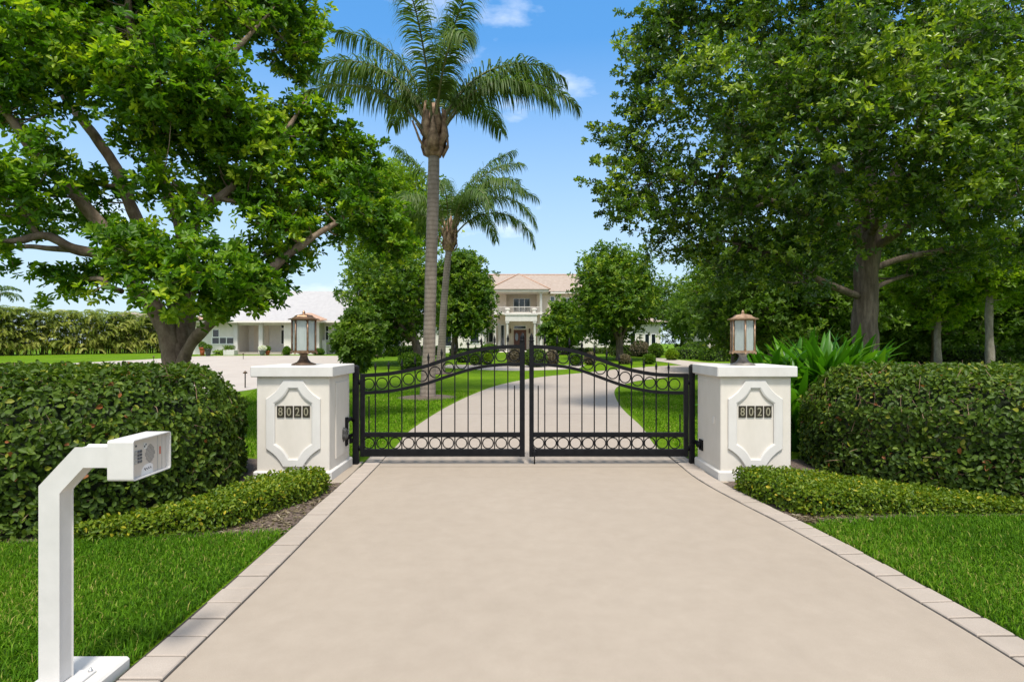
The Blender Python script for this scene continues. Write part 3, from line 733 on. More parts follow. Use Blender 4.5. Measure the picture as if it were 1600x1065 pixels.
for px in (779.5, 841.0): column(house, hx(px, D1 + 1.6), D1 + 1.6, zf - .6, hz(504), .13)
for px in (792.8, 835.2): column(house, hx(px), D1 - .6, zf - .2, hz(502), .155)
mb = MB(); mb.box(hx(768), hx(849), D1 - .25, DW - .004, hz(491), hz(488.2)); mb.build('balcony_slab', M['house_white'], house)
mb = MB(); mb.box(hx(789.6), hx(838.6), D1 - .85, D1 - .26, hz(502), hz(490.5)); mb.box(hx(788.6), hx(839.6), D1 - .95, D1 - .26, hz(492.5), hz(490)); mb.build('entablature', M['paint_white'], house)
mb = MB()
for k in range(36):
    x = hx(776) + (hx(843) - hx(776)) * k / 35; mb.box(x - .012, x + .012, D1 - .14, D1 - .11, hz(488.2), hz(480))
mb.box(hx(775), hx(844), D1 - .16, D1 - .09, hz(480), hz(479.3)); mb.build('balcony_railing', M['house_white'], house)
for px in (793, 834.5):
    mb = MB(); x = hx(px); mb.lathe(x, D1 - .55, [(.26, hz(490)), (.26, hz(488)), (.16, hz(487)), (.30, hz(484.5)), (.34, hz(482)), (.1, hz(481.5))], 12); mb.build('urn', M['house_white'], house)
window(house, hx(803, DW), hx(828, DW), hz(485.6, DW), hz(466, DW), DW + .79, mull=3, trans=.36)
window(house, hx(860.5, DW), hx(866, DW), hz(471, DW), hz(463.5, DW), DW - .003, 'window_grey')
window(house, hx(803.5, DW), hx(821.5, DW), hz(513, DW), hz(509, DW), DW + .79)
window(house, hx(783, DW), hx(787.5, DW), hz(540, DW), hz(508, DW), DW - .003)
window(house, hx(842, DW), hx(847, DW), hz(540, DW), hz(508, DW), DW - .003, 'window_grey')
window(house, hx(757, DW), hx(770, DW), hz(534, DW), hz(515, DW), DW - .003, mull=2)
window(house, hx(880, DW), hx(892, DW), hz(486, DW), hz(466, DW), DW - .003, mull=2)
window(house, hx(728, DW), hx(744, DW), hz(486, DW), hz(466, DW), DW - .003, mull=2)
mb = MB(); mb.box(hx(803, DW), hx(822.5, DW), DW + .70, DW + .795, hz(549, DW), hz(515, DW)); dr = mb.build('door', M['door_wood'], house)
for px in (807, 816.5):
    mb = MB(); mb.lathe(0, 0, [(.001, 0)], 3)
    cxp, czp = hx(px + .3, DW), hz(526, DW); pts = [(cxp + .20 * math.cos(a), czp + .50 * math.sin(a)) for a in np.linspace(0, 2 * math.pi, 17)[:-1]]
    mb = MB(); mb.prism_y(pts, DW + .685, DW + .70); mb.build('pane', M['window_grey'], dr)
for px in (797.5, 827.5):
    mb = MB(); x = hx(px, DW); z = hz(520, DW); mb.box(x - .09, x + .09, DW + .6, DW + .795, z, z + .42); mb.lathe(x, DW + .69, [(.13, z + .42), (.04, z + .58)], 6); mb.build('wall_lamp', M['bronze_dark'], house)
for i in range(4):
    mb = MB(); mb.box(hx(780) - .3 * i, hx(842) + .3 * i, D1 - 1.4 - .35 * i, DW + .79 if i == 0 else D1 - 1.4 - .35 * (i - 1) - .002, gb - .3, zf - .13 * i); mb.build('step', M['house_white'], house)
# single storey wings of the mansion, seen under the trees
def wing(px0, px1, d, wins, label_y):
    mb = MB(); mb.box(hx(px0, d), hx(px1, d), d, d + 8, ground(d) - .3, hz(503, d)); mb.build('wing_wall', M['house_white'], house)
    mb = MB(); hip(mb, hx(px0, d) - .7, hx(px1, d) + .7, d - .7, d + 9, hz(503, d), hz(484, d), 4.2); mb.build('wing_roof', M['roof_tile'], house)
    for a, b_, t_, bt in wins: window(house, hx(a, d), hx(b_, d), hz(bt, d), hz(t_, d), d - .003)
wing(905, 1032, 63.5, [(935, 950, 514, 537), (985, 992, 520, 540), (1008, 1014, 522, 541), (1018, 1024, 522, 541)], 0)
wing(1106, 1165, 60, [(1122, 1137, 524, 541)], 0)
wing(600, 756, 62, [(590 + 25, 626, 518, 545), (690, 705, 518, 540), (735, 748, 516, 536)], 0)

# the long white house on the left
D2 = 55.0
g2 = ground(D2)
h2 = empty('white_bungalow', (hx(430, D2), D2, g2), 'long white single storey house with pale roof and square porch columns', 'house')
mb = MB(); y0 = D2
mb.box(hx(282, D2), hx(372, D2), y0, y0 + 9, g2 - .3, hz(503, D2)); mb.box(hx(372, D2), hx(446, D2), y0 + 2.2, y0 + 9, g2 - .3, hz(503, D2)); mb.box(hx(446, D2), hx(501, D2), y0 - .4, y0 + 9, g2 - .3, hz(503, D2)); mb.box(hx(501, D2), hx(582, D2), y0 + 1.0, y0 + 9, g2 - .3, hz(503, D2))
mb.build('wall', M['house_white'], h2)
mb = MB(); mb.box(hx(372, D2) + .002, hx(446, D2) - .002, y0 + .1, y0 + 2.197, hz(505, D2), hz(503, D2)); mb.box(hx(372, D2), hx(446, D2), y0 - .2, y0 + .098, hz(508, D2), hz(503, D2)); mb.build('porch_beam', M['house_white'], h2)
mb = MB(); mb.box(hx(372, D2) + .01, hx(446, D2) - .01, y0 - 1.0, y0 + 2.19, g2 - .3, hz(550, D2)); mb.build('porch_floor', M['concrete_far'], h2)
for px in (370.5, 409.5):
    mb = MB(); x = hx(px, D2); mb.bbox(x - .2, x + .2, y0 - .35, y0 + .05, hz(551, D2), hz(503, D2), .02); mb.build('column', M['paint_white'], h2)
mb = MB(); x = hx(505, D2); mb.bbox(x - .22, x + .22, y0 + .2, y0 + .64, g2 - .2, hz(531, D2), .02); mb.build('porch_pier', M['paint_white'], h2)
mb = MB(); hip(mb, hx(268, D2), hx(594, D2), y0 - 1.2, y0 + 10, hz(503, D2), hz(466, D2) + 1.1, 3.2); mb.build('roof', M['roof_pale'], h2)
mb = MB(); mb.box(hx(268, D2), hx(594, D2), y0 - 1.23, y0 - 1.2, hz(504.5, D2), hz(502, D2)); mb.build('fascia', M['house_white'], h2)
mb = MB(); xa = hx(480, D2); 
mb.add([(hx(476, D2), y0 - 1.5, hz(503, D2)), (hx(519, D2), y0 - 1.5, hz(499.5, D2)), (hx(488, D2), y0 - .2, hz(489, D2)), (hx(476, D2), y0 - .2, hz(489, D2)),
        (hx(476, D2), y0 - 1.5, hz(504.5, D2)), (hx(519, D2), y0 - 1.5, hz(501, D2)), (hx(488, D2), y0 - .2, hz(490.5, D2)), (hx(476, D2), y0 - .2, hz(490.5, D2))],
       [(0, 1, 2, 3), (7, 6, 5, 4), (0, 4, 5, 1), (1, 5, 6, 2), (2, 6, 7, 3), (3, 7, 4, 0)]); mb.build('entry_roof', M['trim_terracotta'], h2)
mb = MB(); hip(mb, hx(306, D2), hx(341, D2), y0 - 1.6, y0 + 2, hz(500, D2), hz(491, D2), .9); mb.build('bay_roof', M['trim_terracotta'], h2)
window(h2, hx(333, D2), hx(342, D2), hz(526, D2), hz(515, D2), y0 - .003); window(h2, hx(332, D2), hx(365, D2), hz(536.5, D2), hz(527.5, D2), y0 - .004, mull=3)
window(h2, hx(425.5, D2), hx(439.5, D2), hz(536.5, D2), hz(515, D2), y0 + 2.197, mull=2); window(h2, hx(425.5, D2), hx(439.5, D2), hz(511, D2), hz(506, D2), y0 + 2.197)
window(h2, hx(504, D2), hx(508, D2), hz(530.5, D2), hz(509, D2), y0 + .997, trans=.6); window(h2, hx(517, D2), hx(535, D2), hz(530, D2), hz(508, D2), y0 + .997, 'window_grey', mull=2)
window(h2, hx(462, D2), hx(472, D2), hz(531, D2), hz(510, D2), y0 - .403); window(h2, hx(312, D2), hx(320, D2), hz(526, D2), hz(508, D2), y0 - .003)
window(h2, hx(551, D2), hx(570, D2), hz(537, D2), hz(510, D2), y0 + .997)
mb = MB(); mb.box(hx(381, D2), hx(405, D2), y0 + 2.13, y0 + 2.198, hz(549, D2), hz(507, D2)); dr = mb.build('door', M['house_cream'], h2)
# a wreath on the porch door
wr = MB(); wr.torus_y(hx(392.5, D2), y0 + 2.08, hz(528.5, D2), .12, .05, 14, 6); tag(wr.build('door_wreath', M['red_clay']), 'small round orange wreath hanging on the beige porch door', 'wreath')
# small house roof far beyond the palm hedge
fh = empty('distant_house', (hx(196, 120), 120, .6), 'small tan house with a brown gable roof peeping over the areca palm hedge', 'house')
mb = MB(); a, b_ = hx(187, 120), hx(212, 120); mb.box(a, b_, 120, 128, .3, hz(495, 120)); mb.build('wall', M['house_cream'], fh)
mb = MB(); mb.add([(a - .8, 119.2, hz(495, 120)), (b_ + .8, 119.2, hz(495, 120)), (b_ + .8, 128.8, hz(495, 120)), (a - .8, 128.8, hz(495, 120)), ((a + b_) / 2, 119.2, hz(487, 120)), ((a + b_) / 2, 128.8, hz(487, 120))], [(0, 1, 4), (2, 3, 5), (1, 2, 5, 4), (3, 0, 4, 5), (3, 2, 1, 0)]); mb.build('roof', M['roof_tile'], fh)

# ------------------------------------------------------------------ vegetation helpers
def clump_leaves(rng, C, rc, Mr, Kl, Ln, Wd, up=.7, squash=.65, spread=(30, 88), young=.06, droop=.15, fold=.22, tvar=.22):
    """C: clump centres; leaves gathered in rosettes spread through each clump"""
    n = len(C)
    off = rng.normal(size=(n, Mr, 3)); off = nrm(off) * (rng.random((n, Mr, 1)) ** .45)
    ax = nrm(off + np.array([0, 0, up]) + rng.normal(size=off.shape) * .45)
    off[..., 2] *= squash
    pos = C[:, None, :] + off * rc[:, None, None]
    ax = ax.reshape(-1, 3); pos = pos.reshape(-1, 3); m = len(pos)
    base = np.clip(rng.normal(.45, tvar, (n, 1)) + rng.normal(0, .10, (n, Mr)) , 0, .92).reshape(-1)
    base = np.where(rng.random(m) < young, np.clip(base + .4, 0, 1), base)  # paler young leaves, their share raised to imitate sunlit highlights
    ref = np.where(np.abs(ax[:, 2:3]) < .9, np.array([[0, 0, 1.]]), np.array([[1., 0, 0]]))
    u = nrm(np.cross(ax, ref)); v = np.cross(ax, u)
    az = rng.random((m, 1)) * 6.28 + np.arange(Kl)[None, :] * 2.4 + rng.normal(0, .25, (m, Kl))
    po = np.radians(rng.uniform(spread[0], spread[1], (m, Kl)))
    t = u[:, None, :] * np.cos(az)[..., None] + v[:, None, :] * np.sin(az)[..., None]
    D = ax[:, None, :] * np.cos(po)[..., None] + t * np.sin(po)[..., None]
    N = ax[:, None, :] * np.sin(po)[..., None] - t * np.cos(po)[..., None] + rng.normal(0, .25, D.shape)
    L = Ln * rng.uniform(.65, 1.15, (m, Kl)); Wn = L * Wd
    Pp = pos[:, None, :] + ax[:, None, :] * rng.uniform(-.35, .15, (m, Kl, 1)) * Ln + t * .05 * Ln
    tint = np.clip(base[:, None] + rng.normal(0, .07, (m, Kl)), 0, 1)
    return leaf_arrays(Pp.reshape(-1, 3), D.reshape(-1, 3), N.reshape(-1, 3), L.reshape(-1), Wn.reshape(-1), tint.reshape(-1), fold, droop)

def sample_blobs(rng, blobs, n, lo=.45, mind=0.0):
    """points spread through the union of ellipsoids (centre, radii), denser towards their skins"""
    vol = np.array([b[1][0] * b[1][1] * b[1][2] for b in blobs]) ** (2 / 3.); p = vol / vol.sum()
    k = rng.choice(len(blobs), n * 2, p=p)
    c = np.array([b[0] for b in blobs])[k]; r = np.array([b[1] for b in blobs])[k]
    d = nrm(rng.normal(size=(n * 2, 3))) * (lo + (1 - lo) * rng.random((n * 2, 1)) ** .7)
    q = c + d * r; kk = k
    if mind > 0:
        keep = []; grid = {}
        for i, x in enumerate(q):
            g = tuple(np.floor(x / mind).astype(int)); ok = True
            for dx in (-1, 0, 1):
                for dy in (-1, 0, 1):
                    for dz in (-1, 0, 1):
                        for j in grid.get((g[0] + dx, g[1] + dy, g[2] + dz), ()):
                            if np.sum((q[j] - x) ** 2) < mind * mind: ok = False
            if ok: grid.setdefault(g, []).append(i); keep.append(i)
            if len(keep) >= n: break
        q = q[keep]; kk = k[keep]
    else: q = q[:n]; kk = k[:n]
    return q, kk

def bend(a, b, rng, sag=.0, wob=.08, n=5):
    a, b = np.array(a, float), np.array(b, float); l = np.linalg.norm(b - a); out = []
    w = rng.normal(0, wob * l, 3)
    for s in np.linspace(0, 1, n):
        out.append(a + (b - a) * s + w * math.sin(math.pi * s) + np.array([0, 0, -sag * l * math.sin(math.pi * s)]))
    return out
def make_tree(name, label, base, limbs, blobs, nclump, rc, Mr, Kl, Ln, Wd, leaf, bark, seed, mind=.0, twigs=True, cat='tree', group=None, lo=.45, min_z=None, branch_r=.05, trunk_n=12, sprays=(), **kw):
    rng = np.random.default_rng(seed)
    root = empty(name, base, label, cat, group)
    tm = MB(); nodes = []; nrad = []
    for pts, rads in limbs:
        q = resample(pts, 6 * len(pts)); rr2 = np.interp(np.linspace(0, 1, len(q)), np.linspace(0, 1, len(rads)), list(rads[:-1]) + [.008])
        tm.tube(q, rr2, trunk_n if max(rads) > .12 else 7, jit=.09 if max(rads) > .1 else 0)
        nodes += list(q[len(q) // 3:]); nrad += list(rr2[len(q) // 3:])
    C, kk = sample_blobs(rng, blobs, nclump, lo, mind)
    ends = [np.array(q_[-1 - k]) * (1 - w_) + np.array(q_[-2]) * w_ + rng.normal(0, rc * .5, 3) for q_, _ in limbs[0 if twigs else 0:] for k, w_ in ((0, 0), (0, .2), (0, .45), (0, .7), (0, .05))]
    C = np.concatenate([C, np.array(ends)]); kk = np.concatenate([kk, np.zeros(len(ends), int)])
    if min_z is not None: sel = C[:, 2] > min_z; C = C[sel]; kk = kk[sel]
    if twigs:
        for bi, b_ in enumerate(blobs):
            nd = np.array(nodes); tgt = np.array(b_[0])
            dist = np.linalg.norm(nd - tgt, axis=1) + np.maximum(nd[:, 2] - tgt[2], 0) * 1.5
            j = int(np.argmin(dist)); r0 = min(nrad[j] * .7, branch_r)
            if dist[j] > .25:
                q = bend(nd[j], tgt, rng, .06, .07, 6); tm.tube(q, np.linspace(r0, r0 * .35, 6), 6)
                nodes += list(q[1:]); nrad += list(np.linspace(r0, r0 * .35, 6)[1:])
        nd = np.array(nodes); ndr = np.array(nrad)
        for c in C:
            dist = np.linalg.norm(nd - c, axis=1) + np.maximum(nd[:, 2] - c[2], 0); j = int(np.argmin(dist))
            q = bend(nd[j], c, rng, .05, .08, 4); r0 = min(ndr[j] * .5, .022)
            tm.tube(q, np.linspace(r0, .005, 4), 4, caps=False)
    SC = []; SR = []
    for a_, b_ in sprays:                   # fine leafy twigs reaching out of the crown
        for k in range(3):
            e_ = np.array(b_) + rng.normal(0, .22, 3) * (k > 0); q = bend(a_, e_, rng, .03, .06, 9); tm.tube(q, np.linspace(.014, .003, 9), 4, caps=False)
            for j in range(2, 9): SC.append(q[j] + rng.normal(0, .03, 3)); SR.append(.24 * (1 - j / 9.5) + .05)
    tm.build('trunk', M[bark], root)
    rcs = rc * rng.uniform(.7, 1.25, len(C))
    v, f, t = clump_leaves(rng, C, rcs, Mr, Kl, Ln, Wd, **kw)
    if SC:
        v2, f2, t2 = clump_leaves(rng, np.array(SC), np.array(SR), 5, 6, Ln * .85, Wd, **kw)
        f = np.concatenate([f, f2 + len(v)]); v = np.concatenate([v, v2]); t = np.concatenate([t, t2])
    np_mesh('crown', v, f, M[leaf], t, root)
    return root
def blob(px, py, rpx, d, dd=0.0, ry=None, sq=1.0):
    D = d + dd; c = P(px, py, D); r = rpx / F * D
    return (tuple(c), (r, ry if ry else r * 1.0, r * sq))

# ------------------------------------------------------------------ the big tree on the left
dL = 10.4
def pl_(px, py, dd=0): return tuple(P(px, py, dL + dd))
base = P(274, 676, dL); base.z = 0
limbsL = [
    ([(base.x, dL, -.1), pl_(273, 585), pl_(268, 540), pl_(248, 490, -.1), pl_(215, 450, -.2), pl_(190, 410, -.3), pl_(166, 365, -.4), pl_(135, 325, -.5), pl_(105, 290, -.6), pl_(60, 250, -.8), pl_(20, 190, -1.0), pl_(-40, 120, -1.2)], [.29, .235, .20, .17, .15, .13, .115, .105, .09, .075, .06, .03]),
    ([pl_(280, 575), pl_(283, 520, .1), pl_(272, 470, .3), pl_(250, 420, .4), pl_(228, 370, .5), pl_(205, 325, .5), pl_(185, 270, .5), pl_(150, 215, .4), pl_(100, 150, .3), pl_(60, 60, .2)], [.16, .14, .13, .12, .11, .10, .09, .075, .055, .03]),
    ([pl_(284, 560, .1), pl_(293, 500, .3), pl_(293, 420, .6), pl_(280, 350, .7), pl_(262, 300, .8), pl_(240, 240, .6), pl_(236, 190, .5), pl_(222, 120, .3), pl_(205, 60, .2), pl_(198, -60, 0)], [.15, .13, .12, .11, .10, .09, .085, .075, .065, .04]),
    ([pl_(283, 575, -.1), pl_(300, 535, -.2), pl_(341, 494, -.4), pl_(380, 465, -.5), pl_(417, 427, -.4), pl_(450, 398, -.2), pl_(505, 360, .2), pl_(560, 330, .5)], [.11, .10, .095, .09, .08, .07, .05, .03]),
    ([pl_(293, 420, .6), pl_(304, 350, .3), pl_(325, 322, .1), pl_(348, 305, 0), pl_(400, 260, .2), pl_(450, 200, .4), pl_(480, 150, .6)], [.12, .10, .09, .08, .06, .045, .03]),
    ([pl_(195, 410, -.3), pl_(150, 396, -.6), pl_(118, 390, -.8), pl_(70, 368, -1.1), pl_(30, 376, -1.3), pl_(-20, 376, -1.5)], [.12, .10, .085, .07, .055, .035]),
    ([pl_(118, 390, -.8), pl_(75, 388, -.4), pl_(40, 385, -.2), pl_(-20, 390, 0)], [.06, .05, .04, .03]),
    ([pl_(240, 240, .6), pl_(290, 170, .2), pl_(340, 110, -.2), pl_(385, 60, -.2), pl_(430, 10, 0)], [.09, .07, .06, .045, .03]),
    ([pl_(190, 455, -.2), pl_(175, 450, -.4), pl_(155, 435, -.5), pl_(120, 440, -.5)], [.055, .045, .04, .02]),
]
bl = []
for (x, y, r, dd) in [(40, 70, 80, -1.2), (130, 40, 85, .3), (215, 40, 70, 1.0), (-30, 150, 70, -1), (60, 130, 55, -1.0), (250, 120, 85, -1.2), (170, 130, 60, -.6), (310, 40, 75, -.2), (390, 20, 60, .6), (455, 25, 55, 1.0), (465, 75, 35, 1.0), (320, 130, 70, -.8), (360, 190, 65, -.4),
                       (70, 235, 45, -1.2), (30, 290, 65, -1.3), (230, 205, 60, -.5), (300, 215, 60, .2), (420, 200, 55, .5), (470, 215, 55, .9), (400, 255, 60, 0), (520, 235, 40, 1.2), (560, 290, 48, 1.4), (490, 290, 60, .8), (590, 345, 40, 1.5), (615, 385, 32, 1.5), (430, 315, 60, .2), (350, 290, 45, .5),
                       (540, 350, 42, 1.2), (470, 370, 45, .6), (430, 395, 50, .0), (230, 395, 55, -1.2), (190, 370, 35, -.9), (310, 405, 55, -1.2), (370, 420, 50, -.8), (290, 450, 42, -1.3), (345, 465, 38, -1.0), (410, 455, 38, -.3), (155, 290, 38, .6), (150, 345, 35, .9), (70, 345, 40, .8), (105, 435, 32, -.2), (80, 460, 22, -.2), (160, 425, 28, .2),
                       (250, 285, 45, -.9), (300, 340, 36, -1.0), (440, 350, 50, -.2), (205, 395, 46, -1.7), (255, 440, 44, -1.8), (325, 425, 52, -1.6), (385, 452, 40, -1.2), (270, 470, 30, -1.7), (345, 485, 26, -1.2), (-60, 40, 80, 0), (-70, 280, 70, -.5), (60, -60, 110, 0), (220, -80, 110, .2), (380, -70, 90, .4), (300, -170, 110, 0), (120, -190, 110, 0)]:
    bl.append(blob(x, y, r, dL, dd, sq=.8))
make_tree('spreading_tree', 'large spreading tree with several thick brown limbs, growing behind the left clipped hedge', base, limbsL, bl, 1550, .32, 11, 7, .128, .46, 'leaf_left', 'bark_left', 11, mind=.21, lo=.25, up=.9, young=.18, squash=.6, trunk_n=16, sprays=[(pl_(a - 70, b_ + c, e), pl_(a, b_, e)) for a, b_, c, e in [(500, 62, 0, .8), (492, 100, -20, .8), (478, 118, -35, .9), (545, 190, 25, 1.0), (575, 215, 30, 1.2), (590, 240, 30, 1.3), (515, 170, 30, .8), (640, 330, 10, 1.4), (650, 380, 0, 1.5)]])

# ------------------------------------------------------------------ the big tree on the right
dR = 13.2
def pr_(px, py, dd=0): return tuple(P(px, py, dR + dd))
base = P(1352, 640, dR); base.z = 0
limbsR = [
    ([(base.x, dR, -.1), pr_(1352, 600), pr_(1351, 530), pr_(1352, 470), pr_(1354, 420), pr_(1358, 385), pr_(1360, 330, .1), pr_(1356, 260, .2), pr_(1350, 180, .2), pr_(1355, 80, .2), pr_(1360, -60, .2)], [.40, .30, .265, .245, .235, .22, .17, .14, .11, .08, .05]),
    ([pr_(1350, 400), pr_(1335, 370, -.2), pr_(1300, 350, -.4), pr_(1255, 335, -.6), pr_(1190, 310, -.8), pr_(1120, 290, -1), pr_(1040, 280, -1)], [.12, .11, .10, .085, .065, .05, .03]),
    ([pr_(1340, 462, -.1), pr_(1315, 452, -.3), pr_(1275, 435, -.5), pr_(1235, 415, -.7), pr_(1190, 390, -1), pr_(1120, 375, -1.2)], [.085, .08, .075, .07, .05, .03]),
    ([pr_(1362, 392), pr_(1385, 375, -.4), pr_(1420, 352, -.8), pr_(1460, 338, -1.1), pr_(1520, 325, -1.6), pr_(1600, 305, -2.0), pr_(1680, 290, -2.2)], [.11, .10, .09, .08, .065, .05, .03]),
    ([pr_(1365, 420, .1), pr_(1400, 406, .2), pr_(1450, 395, .4), pr_(1510, 385, .6), pr_(1570, 372, .8), pr_(1660, 360, 1)], [.08, .075, .07, .06, .045, .03]),
    ([pr_(1364, 452), pr_(1400, 435, .5), pr_(1450, 425, .9), pr_(1520, 415, 1.2)], [.06, .05, .04, .025]),
    ([pr_(1358, 350), pr_(1390, 290, .3), pr_(1430, 210, .5), pr_(1480, 120, .7), pr_(1520, 20, .8)], [.13, .11, .09, .07, .04]),
    ([pr_(1356, 345), pr_(1320, 280, .5), pr_(1270, 200, .8), pr_(1220, 120, .9), pr_(1170, 30, 1)], [.13, .11, .09, .07, .04]),
    ([pr_(1355, 360), pr_(1345, 280, -1.2), pr_(1330, 200, -2.4), pr_(1315, 130, -3.2)], [.11, .09, .07, .04]),
    ([pr_(1357, 370), pr_(1400, 300, -1.4), pr_(1450, 240, -2.6), pr_(1500, 190, -3.4)], [.11, .09, .07, .04]),
    ([pr_(1357, 375), pr_(1310, 330, 1.4), pr_(1260, 280, 2.6), pr_(1200, 240, 3.4)], [.10, .08, .06, .04]),
    ([pr_(1357, 375), pr_(1420, 330, 1.6), pr_(1480, 280, 2.8), pr_(1560, 240, 3.6)], [.10, .08, .06, .04]),
]
bl = []
for (x, y, r, dd) in [(1045, 20, 42, 0), (1020, 75, 38, 0), (1010, 130, 36, .2), (1000, 175, 32, 0), (985, 215, 28, -.2), (970, 290, 28, -.3), (985, 325, 26, -.5), (1030, 250, 48, 0), (1040, 335, 38, -.3), (1070, 160, 60, -.6), (1080, 60, 60, .5), (1090, 380, 42, -.4), (1085, 290, 60, -.8), (1130, 420, 40, -.8),
                       (1120, 110, 70, -1.5), (1150, 210, 75, -1.6), (1160, 320, 65, -1.4), (1140, 30, 70, .3), (1190, 400, 55, -1.2), (1230, 150, 85, -2.6), (1220, 40, 80, -1), (1240, 260, 75, -2.6), (1235, 360, 60, -1.6), (1255, 440, 35, -1.2), (1310, 90, 85, -3), (1320, 200, 75, -3.4), (1300, 310, 60, -2.4), (1320, 20, 80, -1.6), (1290, 385, 45, -1.4), (1330, 420, 38, 1.6),
                       (1400, 120, 85, -3.4), (1410, 230, 80, -3.2), (1400, 30, 80, -1.6), (1400, 320, 55, -2.0), (1480, 180, 85, -3.4), (1490, 70, 85, -2.6), (1490, 280, 70, -3.0), (1480, 360, 45, -1.2), (1430, 400, 42, .8), (1560, 130, 85, -2.8), (1560, 240, 80, -3), (1570, 30, 80, -1.5), (1560, 330, 60, -2), (1530, 395, 45, .4), (1640, 80, 90, -2), (1640, 200, 90, -2), (1640, 310, 70, -1.5), (1600, 390, 45, .6), (1720, 150, 110, -1),
                       (1180, 180, 80, 2.4), (1260, 100, 90, 3), (1350, 160, 90, 3.6), (1440, 100, 90, 3.2), (1530, 180, 90, 3), (1200, 300, 70, 2.4), (1300, 300, 70, 3), (1420, 300, 70, 3), (1520, 310, 70, 2.8), (1230, 400, 45, 2), (1400, 380, 45, 2.4), (1130, 320, 55, 1.5),
                       (1120, -70, 90, 0), (1280, -100, 110, -1), (1440, -100, 110, -1), (1580, -90, 110, -.5), (1350, -210, 120, 0)]:
    bl.append(blob(x, y, r, dR, dd, sq=.85))
make_tree('shade_tree', 'tall dense shade tree with one straight trunk, growing behind the right clipped hedge', base, limbsR, bl, 2900, .42, 12, 6, .115, .46, 'leaf_right', 'bark_right', 23, mind=.20, lo=.3, up=.55, young=.14, squash=.6, branch_r=.055, trunk_n=16, spread=(25, 85), sprays=[(pr_(a + 95, b_ + c, e), pr_(a, b_, e)) for a, b_, c, e in [(1003, 18, 20, 0), (972, 62, 20, .3), (965, 108, 15, 0), (960, 150, 10, -.3), (926, 200, 10, 0), (938, 225, 10, .4), (932, 252, 0, -.2), (925, 297, -10, 0), (940, 315, -20, .3), (957, 333, -25, -.2), (980, 358, -35, .2), (1008, 385, -45, 0), (1036, 408, -50, -.3), (950, 275, 0, .5), (985, 85, 20, -.4)]])

# ------------------------------------------------------------------ trimmed trees along the lawns
def round_tree(px, py_base, d, x0, x1, y0, y1, label, seed, leaf='leaf_ficus', n=430, group='trimmed round trees along the drive', trunk_r=.24, lf=.24, name='round_tree', bottom=.42):
    X, Y = (px - HX) / F * d, d; gz_ = ground(d); w_ = (x1 - x0) * .05; x0 -= w_; x1 += w_; y1 += (y1 - y0) * .07
    cx, cz = ((x0 + x1) / 2 - HX) / F * d, CAM_H - ((y0 + y1) / 2 - HY) / F * d
    rx, rz = (x1 - x0) / 2 / F * d, (y1 - y0) / 2 / F * d
    rng = np.random.default_rng(seed); bls = []
    for i in range(26):
        a = rng.normal(size=3); a /= np.linalg.norm(a); q = rng.uniform(.35, .76)
        zz = a[2] * q; wdt = (1 - .35 * max(zz, 0)) if bottom else 1
        r = rng.uniform(.30, .46)
        bls.append(((cx + a[0] * q * rx * wdt, Y + a[1] * q * rx * wdt, cz + zz * rz), (r * rx * 1.0, r * rx, r * rz * .9)))
    limbs = [([(X, Y, gz_ - .1), (X + .02, Y, gz_ + .8), (X + (cx - X) * .08, Y, cz - rz * .75), (X + (cx - X) * .5, Y, cz - rz * .1), (cx, Y, cz + rz * .6)], [trunk_r * 1.3, trunk_r, trunk_r * .8, trunk_r * .5, .05])]
    for k in range(6):
        a = k * 1.05 + seed; limbs.append(([(X + (cx - X) * .08, Y, cz - rz * .75), (cx + math.cos(a) * rx * .35, Y + math.sin(a) * rx * .35, cz - rz * .2), (cx + math.cos(a) * rx * .7, Y + math.sin(a) * rx * .7, cz + rz * .3)], [trunk_r * .55, .08, .03]))
    return make_tree(name, label, (X, Y, gz_), limbs, bls, int(n * 1.25), .13 * (rx + rz), 11, 6, lf, .5, leaf, 'bark_right', seed, mind=.11 * rx, lo=.5, up=.7, young=.08, squash=.7, group=group)
round_tree(968, 560, 43, 900, 1032, 376, 545, 'largest round trimmed tree with bare brown trunk, right of the mansion entrance', 31, n=620)
round_tree(882, 552, 54, 850, 918, 464, 545, 'small low round tree tucked against the mansion entrance, left of the larger round tree', 32, n=420, lf=.26)
round_tree(652, 556, 37, 536, 702, 388, 545, 'broad dark round tree behind the tall palm trunk, its brown trunk left of the palm', 33, n=640, lf=.2)
round_tree(710, 552, 45, 672, 772, 386, 535, 'egg shaped dense tree between the two palm trunks and the mansion', 34, n=560)
round_tree(1150, 560, 30, 1055, 1255, 376, 552, 'wide low round tree behind the copper lantern of the right pillar', 35, n=680, lf=.17)
round_tree(590, 545, 48, 535, 690, 215, 420, 'tall yellow green tree rising behind the spreading tree and the palms', 37, leaf='leaf_sunny', n=620, lf=.28, group=None, name='sunlit_tree', trunk_r=.3)
# bush like small tree behind the left pillar
round_tree(553, 590, 19, 524, 594, 478, 574, 'small dark glossy shrub like tree just behind the left gate post', 38, leaf='leaf_dark', n=260, lf=.16, group=None, name='small_tree', trunk_r=.05)

